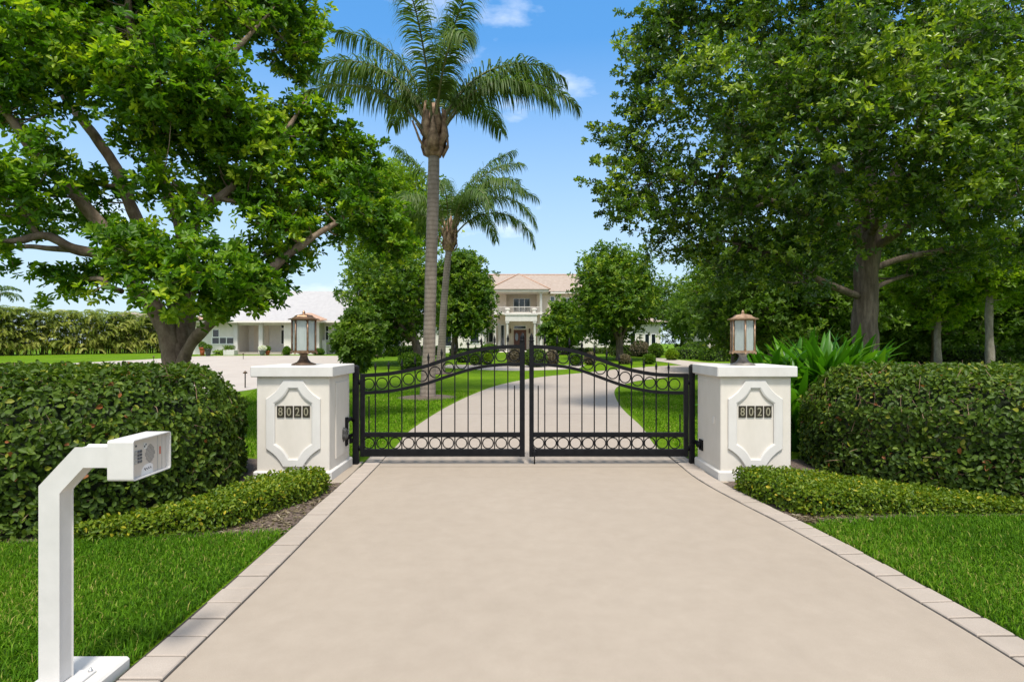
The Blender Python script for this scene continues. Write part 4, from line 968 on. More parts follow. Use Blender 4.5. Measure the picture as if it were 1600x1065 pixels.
# dark trees closing the view on the right
bgspec = [(1205, 25, 3.6, 6.6), (1290, 27, 4.2, 8.0), (1380, 30, 4.6, 7.6), (1460, 27, 4.0, 7.0), (1545, 30, 4.6, 8.2), (1640, 26, 4.2, 7.6), (1120, 52, 5.0, 8.5), (1065, 70, 6, 9.0), (1240, 44, 6, 11), (1420, 44, 6.5, 10), (1580, 44, 6.5, 10)]
bglab = ['dark tree just right of the right pillar lantern, under the shade tree', 'dark tree left of the shade tree trunk, behind the strappy lilies', 'dark tree right behind the shade tree trunk', 'dark tree behind the shorter pale trunk on the right', 'dark tree behind the taller pale trunk on the right', 'dark tree at the far right edge of the view', 'dark tree behind the clipped hedges beside the mansion wing', 'dark tree beyond the end of the mansion wing', 'taller dark tree beyond the strappy lilies', 'taller dark tree beyond the two pale trunks', 'taller dark tree filling the far right corner']
def bgtree(px, d, rx, h, label, seed, leaf='leaf_dark', lf=.22, n=330):
    X = (px - HX) / F * d; gz_ = ground(d); rng = np.random.default_rng(seed); bls = []
    for i in range(24):
        a = rng.normal(size=3); a /= np.linalg.norm(a); q = rng.uniform(.3, .75); r = rng.uniform(.25, .42)
        bls.append(((X + a[0] * q * rx, d + a[1] * q * rx, gz_ + h * .52 + a[2] * q * h * .5), (r * rx, r * rx, r * h * .42)))
    limbs = [([(X, d, gz_ - .1), (X + .1, d, gz_ + h * .25), (X - .1, d, gz_ + h * .6), (X, d, gz_ + h * .85)], [.24, .2, .12, .05])]
    return make_tree('background_tree', label, (X, d, gz_), limbs, bls, n, .22 * rx, 10, 6, lf, .5, leaf, 'bark_right', seed, mind=.1 * rx, lo=.3, group='dark trees closing the view on the right', min_z=gz_ + .4)
for i, (px, d, rx, h) in enumerate(bgspec): bgtree(px, d, rx, h, bglab[i], 60 + i, n=420 if d < 40 else 330, lf=.2 if d < 40 else .3)

# two slim pale trunks with light crowns
def slim(px, pyt, d, r, label, seed, blobs):
    X = (px - HX) / F * d; top = P(px, pyt, d); gz_ = ground(d)
    limbs = [([(X, d, gz_ - .1), (X + .02, d, gz_ + .5), (top.x - .03, d, top.z * .7), (top.x, d, top.z), (top.x + .1, d, top.z + 1.4)], [r * 1.5, r, r * .85, r * .8, .03])]
    for k in range(5): a = k * 1.3; limbs.append(([tuple(top), (top.x + math.cos(a) * .6, d + math.sin(a) * .6, top.z + .5), (top.x + math.cos(a) * 1.3, d + math.sin(a) * 1.3, top.z + 1.0)], [r * .5, .03, .015]))
    make_tree('slim_tree', label, (X, d, gz_), limbs, [blob(a, b_, c, d, e, sq=.7) for a, b_, c, e in blobs], 230, .4, 10, 6, .13, .5, 'leaf_sunny', 'bark_pale', seed, mind=.2, lo=.2, group='slim trees with pale trunks')
slim(1466, 500, 19, .11, 'slim tree with straight pale grey trunk, left of the pair behind the right hedge', 81, [(1466, 492, 30, 0), (1466, 465, 45, 0), (1430, 450, 35, .4), (1500, 440, 40, -.4), (1460, 420, 45, .3), (1410, 425, 30, .2), (1520, 470, 28, .2)])
slim(1547, 455, 17, .115, 'slim tree with brownish pale trunk, right of the pair behind the right hedge', 82, [(1547, 452, 32, 0), (1547, 425, 50, 0), (1590, 435, 40, .4), (1510, 410, 40, -.5), (1600, 400, 50, -.3), (1560, 460, 30, .4), (1620, 450, 40, 0)])

# ------------------------------------------------------------------ palms
def frond_curve(o, az, e0, length, droop, n=16, pw=1.15, side=0.0):
    pts = [np.array(o, float)]; st = length / n
    for i in range(n):
        s = (i + .5) / n; e = e0 - droop * s ** pw; a = az + side * s
        pts.append(pts[-1] + st * np.array([math.cos(a) * math.cos(e), math.sin(a) * math.cos(e), math.sin(e)]))
    return np.array(pts)
def make_frond(root, o, az, e0, length, droop, seed, nl=95, ll=.62, lw=.032, leaf='leaf_palm', side=0.0, rr0=.05, bare=.22, tint0=.5):
    rng = np.random.default_rng(seed); C = frond_curve(o, az, e0, length, droop, side=side); n = len(C)
    mb = MB(); mb.tube(C, np.linspace(rr0, .006, n), 6); fr = mb.build('frond', M['palm_rachis'], root)
    sl = np.linspace(0, 1, n)
    s = np.sort(rng.uniform(bare, 1, nl * 2)); B = np.stack([np.interp(s, sl, C[:, k]) for k in range(3)], 1)
    T = nrm(np.stack([np.interp(np.clip(s + .03, 0, 1), sl, C[:, k]) - np.interp(np.clip(s - .03, 0, 1), sl, C[:, k]) for k in range(3)], 1))
    sd = nrm(np.cross(T, np.array([0, 0, 1.]) + rng.normal(0, .02, T.shape))); upv = np.cross(sd, T)
    sg = np.where(np.arange(len(s)) % 2 == 0, 1., -1.)[:, None]
    lift = rng.normal(.15, .42, (len(s), 1))
    D = nrm(sd * sg * 1.0 + upv * lift + T * (.45 + .75 * s[:, None] ** 3))
    env = np.sin(np.clip((s - bare * .6) / (1.02 - bare * .6), 0, 1) * math.pi) ** .55
    L = ll * (.25 + .75 * env) * rng.uniform(.8, 1.1, len(s))
    # strips of 5 segments drooping under their weight
    m = 6; pts = [B]; d = D.copy(); g = np.array([0, 0, -1.])
    for i in range(m - 1):
        d = nrm(d + g * (.16 + .26 * i * rng.uniform(.6, 1.2, (len(s), 1))) * .9); pts.append(pts[-1] + d * (L / (m - 1))[:, None])
    pts = np.stack(pts, 1)
    wv = nrm(np.cross(D, upv + rng.normal(0, .4, D.shape)))
    prof = np.array([.5, 1, 1, .85, .55, .06]) * lw / 2
    Lv = pts + wv[:, None, :] * prof[None, :, None]; Rv = pts - wv[:, None, :] * prof[None, :, None]
    V = np.stack([Lv, Rv], 2).reshape(-1, 3); q = len(s)
    b = (np.arange(q) * m * 2)[:, None, None] + (np.arange(m - 1) * 2)[None, :, None]
    f = (b + np.array([0, 1, 3, 2])[None, None, :]).reshape(-1, 4)
    t = np.repeat(np.clip(tint0 + rng.normal(0, .13, q), 0, 1), m - 1)
    np_mesh('leaflets', V, f, M[leaf], t, fr)
def palm(name, label, xy, trunk_px, d, rads, crown, fronds, fl, seed, boots=True, group=None, ll=.62, nl=95, lw=.032):
    X, Y = xy; root = empty(name, (X, Y, ground(Y)), label, 'palm tree', group)
    pts = [(X, Y, ground(Y) - .1)] + [tuple(P(a, b_, d)) for a, b_ in trunk_px]
    q = resample(pts, 40); mb = MB(); mb.tube(q, np.interp(np.linspace(0, 1, 40), np.linspace(0, 1, len(rads)), rads), 18); mb.build('trunk', M['bark_palm'], root)
    c = np.array(P(crown[0], crown[1], d)); rt = rads[-1]; rng = random.Random(seed)
    rp = rt
    if boots:
        h = crown[2]; rt = rt * 1.38
        mb = MB(); mb.lathe(c[0], c[1], [(rt * .95, c[2]), (rt * 1.2, c[2] + .12 * h), (rt * 1.4, c[2] + .35 * h), (rt * 1.2, c[2] + .65 * h), (rt * .8, c[2] + 1.0 * h), (rt * .4, c[2] + 1.4 * h)], 14)
        for k in range(15):                       # old leaf bases wrapped round the head
            a = k * 2.4; r0 = rt * (1.12 + .1 * (k % 3) - .02 * k); zz = c[2] + h * (.0 + .05 * k); l = h * rng.uniform(.6, 1.0); fl_ = rng.uniform(.0, .22) + (.75 if k in (4, 9, 14) else 0)
            p0 = Vector((c[0] + math.cos(a) * r0, c[1] + math.sin(a) * r0, zz)); t = Vector((-math.sin(a), math.cos(a), 0)); o = Vector((math.cos(a), math.sin(a), 0))
            rows_ = []
            for s_, w_, out in ((0, 1.3, 0), (.3, 1.2, .62), (.65, .7, .42 + fl_ * .7), (1, .25, .12 + fl_ * 1.6)):
                pc = p0 + Vector((0, 0, l * s_ * (1 - fl_ * .3))) + o * rt * out
                rows_.append((pc - t * rt * w_ * .6, pc + o * rt * .22, pc + t * rt * w_ * .6, pc - o * rt * .06))
            vs = [v for r_ in rows_ for v in r_]
            mb.add(vs, [(i * 4 + j, i * 4 + (j + 1) % 4, (i + 1) * 4 + (j + 1) % 4, (i + 1) * 4 + j) for i in range(3) for j in range(4)] + [(12, 13, 14, 15), (3, 2, 1, 0)], sm=True)
        mb.build('leaf_boots', M['palm_boot'], root); rt = rp
        c = c + np.array([0, 0, h * .45])
    for i, (az, e0, lm, dr, side) in enumerate(fronds):
        a = R(az); o = c + np.array([math.cos(a), math.sin(a), 0]) * rt * .9
        make_frond(root, o, a, R(e0), fl * lm, R(dr), seed * 50 + i, nl=nl, ll=ll * min(lm, 1), lw=lw, side=R(side), tint0=.42 + .25 * rng.random())
    return root
dP = 17.0
bp = G(668, 621)
# azimuth (0 right, 90 away, 180 left, 270 towards the camera), start elevation, length, droop, sideways turn
FR1 = [(178, 62, 1.0, 92, 6), (2, 66, 1.15, 112, 0), (338, 66, 1.0, 122, 10), (160, 82, 1.15, 112, 10), (200, 80, 1.1, 128, -10), (20, 80, 1.15, 112, -10), (350, 78, 1.1, 120, 0), (262, 84, 1.2, 110, 8), (290, 78, 1.05, 128, 0), (90, 84, 1.2, 100, 0), (120, 78, 1.1, 115, 0), (60, 76, 1.1, 118, 0), (300, 86, 1.1, 80, 0), (170, 88, 1.15, 84, 0)]
palm('queen_palm', 'tallest palm with ringed grey trunk and brown leaf boots, in front of the other', bp, [(670, 560), (672, 480), (674, 400), (677, 300), (678, 240)], bp[1], [.255, .195, .180, .180, .180, .178, .17], (678, 245, 1.15), FR1, 4.5, 5, group='feathery palms beside the drive', ll=.95, nl=150, lw=.040)
d2 = 30.0
bp2 = G(687, 583); d2 = bp2[1]
FR2 = [(0, 62, 1.0, 140, 0), (15, 82, 1.15, 118, 0), (345, 76, 1.1, 150, 0), (5, 88, 1.1, 70, 0), (185, 88, 1.05, 60, 0), (330, 84, 1.1, 100, 0), (170, 66, 1.0, 138, 0), (190, 74, 1.05, 140, 0), (150, 80, 1.05, 110, 0), (30, 84, 1.1, 90, 0), (270, 80, 1.0, 130, 0), (300, 74, 1.05, 140, 0), (240, 72, 1.0, 144, 0), (90, 82, 1.1, 110, 0), (120, 74, 1.0, 130, 0), (60, 72, 1.05, 136, 0), (320, 78, 1.15, 128, 0)]
palm('queen_palm', 'shorter palm behind the tallest palm, its drooping fronds above the mansion roof', bp2, [(690, 545), (694, 470), (701, 392)], d2, [.28, .20, .18, .17, .165], (702, 392, 1.2), FR2, 5.6, 7, group='feathery palms beside the drive', ll=1.0, nl=140, lw=.045)
# palm at the left edge far away
FR3 = [(a, 40 + 30 * ((a // 45) % 2), 1, 110, 0) for a in range(0, 360, 32)]
palm('coconut_palm', 'distant palm crown at the left edge above the palm hedge', (hx(-8, 75), 75), [(-7, 520), (-6, 458)], 75, [.22, .18, .15], (-6, 462, .6), FR3, 3.2, 9, boots=False, ll=.7, nl=40, lw=.08)

# the palm hedge along the left boundary
def areca_hedge():
    rng = np.random.default_rng(77)
    A = np.array([-54.0, 44.0]); B = np.array([-36.5, 63.0])
    root = empty('areca_palm_hedge', ((A[0] + B[0]) / 2, (A[1] + B[1]) / 2, ground(54)), 'long dense hedge of arching yellow green areca palms on the left boundary', 'palm hedge')
    nf = 2200; s = rng.random(nf); across = rng.uniform(-1.1, 1.1, nf)
    dirv = (B - A) / np.linalg.norm(B - A); nv = np.array([dirv[1], -dirv[0]])
    bx = A[0] + (B - A)[0] * s + nv[0] * across; by = A[1] + (B - A)[1] * s + nv[1] * across
    h = (5.0 - .9 * s) * rng.uniform(.06, .97, nf)
    az = np.arctan2(nv[1], nv[0]) + rng.normal(0, .75, nf) + np.where(rng.random(nf) < .22, math.pi, 0)
    V = []; Fq = []; T = []; cnt = 0
    nl = 12; stem = MB()
    for i in range(nf):
        z0 = ground(by[i]) + h[i] * .92
        C = frond_curve((bx[i], by[i], z0), az[i], rng.uniform(.6, 1.25), rng.uniform(1.2, 1.9), rng.uniform(1.5, 2.4), n=6)
        sl = np.linspace(0, 1, 7); ss = np.linspace(.12, 1, nl); Bp = np.stack([np.interp(ss, sl, C[:, k]) for k in range(3)], 1)
        Tn = nrm(np.gradient(Bp, axis=0)); sd = nrm(np.cross(Tn, np.array([0, 0, 1.])))
        t0 = np.clip(.62 - .10 * h[i] + (.25 if h[i] > 3.4 else 0) * 0 + rng.normal(0, .14), 0, 1)
        for sg in (-1, 1):
            D = nrm(sd * sg * .8 + Tn * .7 + np.array([0, 0, .1])); L = .55 * (1.15 - .6 * ss) * rng.uniform(.8, 1.2, nl); w = .055
            mid = Bp + D * L[:, None] * .5; tip = mid + nrm(D + np.array([0, 0, -1.1])) * L[:, None] * .55
            wv = nrm(np.cross(D, np.array([0, 0, 1.]) + sd * .5)) * w
            V.append(np.stack([Bp, mid + wv, tip, mid - wv], 1).reshape(-1, 3)); Fq.append(np.arange(nl * 4).reshape(-1, 4) + cnt); cnt += nl * 4
            T.append(np.full(nl, t0))
    np_mesh('foliage', np.concatenate(V), np.concatenate(Fq), M['leaf_areca'], np.concatenate(T), root)
    for i in range(260):
        t = rng.random(); x, y = A + (B - A) * t + nv * rng.uniform(-.9, .9); g_ = ground(y); stem.tube([(x, y, g_ - .05), (x + rng.normal(0, .15), y + rng.normal(0, .15), g_ + 2.6)], [.05, .03], 5)
    stem.build('stems', M['palm_rachis'], root)
areca_hedge()

# ------------------------------------------------------------------ hedges and shrubs
def chaikin(p, it=2):
    p = np.array(p, float)
    for _ in range(it):
        q = np.roll(p, -1, 0); p = np.stack([.75 * p + .25 * q, .25 * p + .75 * q], 1).reshape(-1, 2)
    return p
def poly_in(p, x):
    c = np.zeros(len(x), bool); n = len(p)
    for i in range(n):
        a, b_ = p[i], p[(i + 1) % n]
        cond = (a[1] > x[:, 1]) != (b_[1] > x[:, 1])
        with np.errstate(divide='ignore', invalid='ignore'):
            c ^= cond & (x[:, 0] < (b_[0] - a[0]) * (x[:, 1] - a[1]) / (b_[1] - a[1] + 1e-12) + a[0])
    return c
def edge_dist(p, x):
    best = np.full(len(x), 1e9); nv = np.zeros((len(x), 2)); n = len(p)
    for i in range(n):
        a, b_ = p[i], p[(i + 1) % n]; ab = b_ - a; t = np.clip(((x - a) @ ab) / (ab @ ab + 1e-12), 0, 1); q = a + t[:, None] * ab
        d = np.linalg.norm(x - q, axis=1); m = d < best; best[m] = d[m]; nv[m] = (q - x)[m]
    return best, nv
def hedge(name, label, poly, H, rr, dens, Ln, Wd, leaf, seed, depth=.09, lump=.04, zbase=None, cat='hedge', group=None, core=.07, taper=None, twigs=0, flat=.5):
    rng = np.random.default_rng(seed); poly = chaikin(poly)
    ar = .5 * np.sum(poly[:, 0] * np.roll(poly[:, 1], -1) - np.roll(poly[:, 0], -1) * poly[:, 1])
    if ar < 0: poly = poly[::-1]; ar = -ar
    cen = poly.mean(0); z0 = ground(cen[1]) if zbase is None else zbase
    root = empty(name, (cen[0], cen[1], z0), label, cat, group)
    # top surface
    lo, hi = poly.min(0), poly.max(0); n = int(dens * ar * 1.15); pts = []
    while sum(len(a) for a in pts) < n:
        x = rng.uniform(lo, hi, (n * 2, 2)); pts.append(x[poly_in(poly, x)])
    x = np.concatenate(pts)[:n]; d, nv = edge_dist(poly, x); nv = nrm(nv)
    dz = np.where(d < rr, rr - np.sqrt(np.maximum(rr ** 2 - (rr - d) ** 2, 0)), 0); k = np.clip(1 - d / rr, 0, 1)[:, None]
    Np = np.concatenate([nv * k, np.sqrt(np.maximum(1 - k ** 2, .02))], 1); Pp = np.concatenate([x, (z0 + H - dz)[:, None]], 1)
    # sides
    e = np.roll(poly, -1, 0) - poly; el = np.linalg.norm(e, axis=1); per = el.sum(); m = int(dens * per * (H - rr * .6))
    ii = rng.choice(len(poly), m, p=el / per); t = rng.random(m); xs = poly[ii] + e[ii] * t[:, None]
    ns = np.stack([e[ii][:, 1], -e[ii][:, 0]], 1) / el[ii][:, None]; zz = rng.uniform(.02, H - rr * .6, m)
    Ps = np.concatenate([xs, (z0 + zz)[:, None]], 1); Ns = np.concatenate([ns, np.full((m, 1), .25)], 1)
    Pa = np.concatenate([Pp, Ps]); Na = nrm(np.concatenate([Np, Ns]))
    f1 = 2.2 / max(H, .5); lumpv = (np.sin(Pa[:, 0] * 5.1 * f1 + 1.3 + seed) * np.sin(Pa[:, 1] * 4.3 * f1 + .4) * np.sin(Pa[:, 2] * 6.1 * f1 + 2) + .6 * np.sin(Pa[:, 0] * 13 * f1) * np.sin(Pa[:, 1] * 11 * f1 + 1) * np.sin(Pa[:, 2] * 12 * f1)) * lump
    dep = -depth * rng.random(len(Pa)) ** 1.6
    Pa = Pa + Na * (lumpv + dep)[:, None]; Pa[:, 2] = np.maximum(Pa[:, 2], z0 + .015)
    tf = (lambda xx: np.interp(xx, taper[0], taper[1])) if taper else (lambda xx: np.ones_like(xx))
    Pa[:, 2] = z0 + (Pa[:, 2] - z0) * tf(Pa[:, 0])
    D = nrm(rng.normal(size=Pa.shape) * .9 + Na * .35 + np.array([0, 0, .25]))
    D = nrm(D - Na * np.sum(D * Na, 1, keepdims=True) * flat)
    N = nrm(Na + rng.normal(0, .45, Na.shape) + np.array([0, 0, .25]))
    L = Ln * rng.uniform(.6, 1.2, len(Pa))
    patch = np.sin(Pa[:, 0] * 3.1 + seed) * np.sin(Pa[:, 1] * 2.7 + 1) * np.sin(Pa[:, 2] * 3.3)
    tint = np.clip(.42 + rng.normal(0, .17, len(Pa)) + .12 * patch + .5 * (rng.random(len(Pa)) < .05), 0, .93)
    tint = np.where(rng.random(len(Pa)) < .008, 1.0, tint)
    v, f, tt = leaf_arrays(Pa, D, N, L, L * Wd, tint, .2, .18); np_mesh('foliage', v, f, M[leaf], tt, root)
    # dark twiggy inside
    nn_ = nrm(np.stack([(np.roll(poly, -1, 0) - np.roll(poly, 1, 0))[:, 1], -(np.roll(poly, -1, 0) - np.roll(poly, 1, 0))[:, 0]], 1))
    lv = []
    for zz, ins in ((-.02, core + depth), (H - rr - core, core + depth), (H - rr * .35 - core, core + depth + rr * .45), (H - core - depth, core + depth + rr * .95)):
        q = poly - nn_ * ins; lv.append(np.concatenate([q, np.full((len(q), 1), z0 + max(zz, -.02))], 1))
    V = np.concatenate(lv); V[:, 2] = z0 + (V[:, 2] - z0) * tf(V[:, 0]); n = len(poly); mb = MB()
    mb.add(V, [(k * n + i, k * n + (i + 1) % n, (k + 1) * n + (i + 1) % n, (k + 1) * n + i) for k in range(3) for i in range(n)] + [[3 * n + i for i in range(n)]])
    if twigs:
        for i in rng.choice(len(Pa), twigs, replace=False):
            p = Pa[i] - Na[i] * .05; dv = nrm((rng.normal(size=3) + np.array([0, 0, .6]))[None])[0]; dv = nrm((dv - Na[i] * (dv @ Na[i]) * .7)[None])[0]
            l = rng.uniform(.08, .22); q = [p, p + dv * l * .5 + Na[i] * .02, p + dv * l + Na[i] * rng.uniform(-.02, .05)]; mb.tube(q, [.004, .003, .0015], 4, caps=False, mi=1)
    mb.build('branches', [M['hedge_core'], M['palm_boot']], root)
    return root
hedge('clipped_hedge', 'large rounded clipped hedge with broad glossy leaves behind the intercom post', [(-9, 4.2), (-5.6, 4.35), (-4.02, 4.66), (-3.42, 5.4), (-3.14, 6.35), (-3.36, 7.2), (-3.85, 7.9), (-4.8, 8.15), (-9, 8.1)], 1.36, .68, 1650, .064, .64, 'leaf_hedge', 41, depth=.13, lump=.055, group='tall clipped hedges either side of the gate', twigs=1400)
hedge('clipped_hedge', 'large leafy clipped hedge with a sunlit yellow green top below the shade tree', [(9, 5.25), (6.2, 5.35), (5.15, 5.55), (4.42, 6.3), (3.95, 7.2), (4.0, 8.1), (4.9, 8.6), (9, 8.7)], 1.34, .72, 1650, .064, .64, 'leaf_hedge', 42, depth=.13, lump=.055, group='tall clipped hedges either side of the gate', twigs=2600)
hedge('dwarf_hedge', 'low narrow dwarf hedge with tiny yellow green leaves below the left pillar', [(-2.03, 6.15), (-2.08, 6.5), (-2.5, 6.5), (-2.82, 6.15), (-2.95, 5.42), (-3.25, 5.08), (-3.7, 4.88), (-3.75, 4.70), (-3.07, 4.77), (-2.74, 4.86), (-2.46, 5.02), (-2.36, 5.4), (-2.20, 5.75)], .235, .06, 4300, .041, .55, 'leaf_box', 43, depth=.08, lump=.028, group='dwarf clipped hedges at the foot of the pillars', core=.03, flat=.2, taper=((-3.7, -3.2, -2.9, -2.4), (.5, .75, .9, 1)))
hedge('dwarf_hedge', 'low triangular dwarf hedge with tiny yellow green leaves below the right pillar', [(2.50, 6.2), (2.49, 6.45), (3.1, 6.52), (3.9, 6.2), (4.75, 5.95), (5.4, 5.72), (5.3, 5.5), (4.2, 5.46), (3.3, 5.42), (2.76, 5.34), (2.60, 5.75)], .25, .06, 4300, .041, .55, 'leaf_box', 44, depth=.08, lump=.028, group='dwarf clipped hedges at the foot of the pillars', core=.03, flat=.2, taper=((3.0, 3.8, 4.5, 5.2), (1, .75, .48, .35)))
# long low hedge behind the right trees
hedge('boundary_hedge', 'long low flat topped hedge in the shade behind the two slim pale trunks', [G(1392, 578), G(1500, 579), G(1640, 580), G(1760, 581), (29, 34), (18, 36)], 1.25, .15, 130, .16, .6, 'leaf_dark', 45, depth=.15, lump=.05)
hedge('tall_boundary_hedge', 'tall dark rough hedge closing the far right behind the dark trees', [(19, 50), (34, 53), (62, 52), (62, 56), (34, 57), (19, 54)], 5.2, .6, 26, .34, .6, 'leaf_dark', 53, depth=.4, lump=.4, zbase=.5, core=.2)
# clipped hedges and shrubs in front of the mansion
def box_hedge(px0, px1, d, top, dep, label, seed, leaf='leaf_hedge', grp='clipped box hedges near the mansion'):
    x0, x1 = hx(px0, d), hx(px1, d); H = hz(top, d) - ground(d)
    hedge('box_hedge', label, [(x0, d), (x1, d), (x1, d + dep), (x0, d + dep)], H, .12, 120, .15, .6, leaf, seed, depth=.12, lump=.04, zbase=ground(d), group=grp)
box_hedge(1062, 1110, 44, 544, 2.5, 'flat topped clipped hedge left of the copper lantern, with a dome of shrubs behind', 46, 'leaf_ficus')
box_hedge(1104, 1150, 41, 545.5, 2.5, 'flat topped clipped hedge directly behind the copper lantern foot', 47, 'leaf_ficus')
box_hedge(955, 1000, 50, 540, 2, 'clipped hedge against the wing wall right of the round tree trunk', 48)
box_hedge(880, 962, 56, 544, 2, 'clipped hedge along the mansion wing left of the round tree trunk', 49)
box_hedge(700, 768, 48, 545, 3, 'clipped hedge in front of the mansion behind the two palm trunks', 50, 'leaf_ficus')
box_hedge(600, 690, 52, 541, 2, 'clipped hedge at the back of the left lawn', 51, 'leaf_ficus')
box_hedge(330, 352, 53, 547.5, 1, 'low hedge under the left windows of the white house', 52, 'leaf_sunny')
def shrub(px, py_top, d, wpx, label, seed, leaf='leaf_ficus', lf=.13, n=1500, grp='rounded shrubs on the lawns', name='round_shrub', sq=None):
    X = hx(px, d); g_ = ground(d); H = hz(py_top, d) - g_; r = wpx / 2 / F * d; rng = np.random.default_rng(seed)
    root = empty(name, (X, d, g_), label, 'shrub', grp)
    a = nrm(rng.normal(size=(n, 3))); a[:, 2] = np.abs(a[:, 2]) * np.sign(rng.random(n) - .22)
    q = np.stack([X + a[:, 0] * r, d + a[:, 1] * r, g_ + H * .45 + a[:, 2] * np.where(a[:, 2] > 0, H * .55, H * .45)], 1)
    lump = 1 + .05 * np.sin(a[:, 0] * 7 + seed) * np.sin(a[:, 1] * 6) - .14 * rng.random(n) ** 2
    c = np.array([X, d, g_ + H * .45]); q = c + (q - c) * lump[:, None]
    D = nrm(rng.normal(size=q.shape) * .9 + a * .45 + np.array([0, 0, .3])); L = lf * rng.uniform(.7, 1.2, n)
    v, f, t = leaf_arrays(q, D, nrm(a + rng.normal(0, .4, a.shape)), L, L * .6, np.clip(rng.normal(.45, .18, n), 0, 1)); np_mesh('foliage', v, f, M[leaf], t, root)
    mb = MB(); mb.lathe(X, d, [(.02, g_ - .02), (r * .7, g_ + H * .08), (r * .84, g_ + H * .45), (r * .6, g_ + H * .78), (.02, g_ + H * .88)], 14); mb.build('branches', M['hedge_core'], root)
for sp in [(1025, 537, 47, 22, 'neat round ball shrub below the mansion wing windows', 90, 'leaf_ficus'), (1000, 533, 49, 30, 'brownish rounded bush left of the ball shrub', 91, 'leaf_brown'), (1085, 534, 48, 42, 'wide dome shrub behind the flat topped hedge', 92, 'leaf_ficus'), (1050, 546, 43, 18, 'small bright yellow green shrub right of the ball shrub', 93, 'leaf_sunny'),
           (1014, 554, 38, 18, 'low round shrub at the tip of the grass island', 94, 'leaf_ficus'), (976, 555, 38, 16, 'low brownish tuft at the foot of the round tree trunk', 95, 'leaf_brown'), (806, 546, 36, 26, 'low brown green shrub left of the gate gap', 96, 'leaf_brown'), (836, 545, 35, 36, 'dark low shrub seen through the gate gap', 97, 'leaf_dark'),
           (862, 548, 36, 20, 'brown low shrub just right of the gate gap', 98, 'leaf_brown'), (900, 550, 36, 18, 'green ball shrub seen through the rings of the right gate leaf', 99, 'leaf_ficus'), (922, 551, 37, 16, 'brown tuft right of the green ball shrub behind the gate rings', 100, 'leaf_brown'),
           (745, 550, 37, 18, 'green ball shrub seen through the rings of the left gate leaf', 101, 'leaf_ficus'), (762, 551, 38, 15, 'small green shrub right of the ball shrub behind the left gate leaf', 102, 'leaf_sunny'), (640, 551, 33, 34, 'dark clipped shrub left of the tall palm trunk', 103, 'leaf_ficus'), (725, 549, 40, 24, 'green shrub between the shorter palm and the gate arch', 104, 'leaf_ficus'),
           (575, 542, 46, 22, 'grey green shrub against the white house beyond the small tree', 105, 'leaf_dark'), (498, 545, 53, 16, 'dark shrub beside the white pier of the house', 106, 'leaf_dark'), (612, 544, 50, 18, 'pale spiky shrub at the back of the lawn', 107, 'leaf_sunny'), (448, 542, 52, 10, 'small green shrub at the porch edge', 108, 'leaf_ficus'),
           (1172, 556, 30, 28, 'reddish brown shrub behind the right pillar', 109, 'leaf_brown'), (765, 538, 60, 30, 'green shrub at the left foot of the mansion portico', 110, 'leaf_ficus'), (868, 540, 60, 22, 'green shrub at the right foot of the mansion portico', 111, 'leaf_ficus'), (1120, 541, 52, 16, 'dark shrub at the corner of the far wing', 112, 'leaf_dark')]:
    shrub(*sp)

# strappy lilies behind the right pillar
def lily(x, y, n, ln, label, seed, h0=.0):
    rng = np.random.default_rng(seed); root = empty('crinum_lily', (x, y, ground(y)), label, 'lily plant', 'strappy lilies behind the right pillar')
    V = []; T = []; m = 8; az = np.arange(n) * 2.4 + rng.normal(0, .2, n); el = np.radians(np.clip(rng.normal(53, 17, n), 15, 86)); L = .92 * ln * rng.uniform(.75, 1.15, n)
    pts = [np.stack([x + np.cos(az) * .06, y + np.sin(az) * .06, np.full(n, ground(y) + h0) + rng.uniform(0, .35, n)], 1)]
    dr = rng.uniform(.5, 1.7, n) * (1.4 - el / 1.6)
    for i in range(m - 1):
        s = (i + .5) / (m - 1); e = el - dr * s ** 2; pts.append(pts[-1] + np.stack([np.cos(az) * np.cos(e), np.sin(az) * np.cos(e), np.sin(e)], 1) * (L / (m - 1))[:, None])
    pts = np.stack(pts, 1); wv = np.stack([-np.sin(az), np.cos(az), rng.normal(0, .2, n)], 1)
    up = nrm(np.cross(wv, pts[:, 2] - pts[:, 1])); prof = np.array([.7, .9, 1, 1, .92, .75, .45, .03]) * .062
    a = pts + wv[:, None] * prof[None, :, None] - up[:, None] * prof[None, :, None] * -.35; b_ = pts - wv[:, None] * prof[None, :, None] - up[:, None] * prof[None, :, None] * -.35
    V = np.stack([a, pts, b_], 2).reshape(-1, 3); bb = (np.arange(n) * m * 3)[:, None, None, None] + (np.arange(m - 1) * 3)[None, :, None, None] + np.arange(2)[None, None, :, None]
    f = (bb + np.array([0, 1, 4, 3])).reshape(-1, 4); t = np.repeat(np.clip(rng.normal(.5, .2, n), 0, 1), (m - 1) * 2)
    np_mesh('leaves', V, f, M['leaf_strap'], t, root)
    mb = MB(); mb.lathe(x, y, [(.09, ground(y) - .02), (.08, ground(y) + .2 + h0), (.05, ground(y) + .5 + h0)], 10); mb.build('stalk', M['leaf_strap'], root)
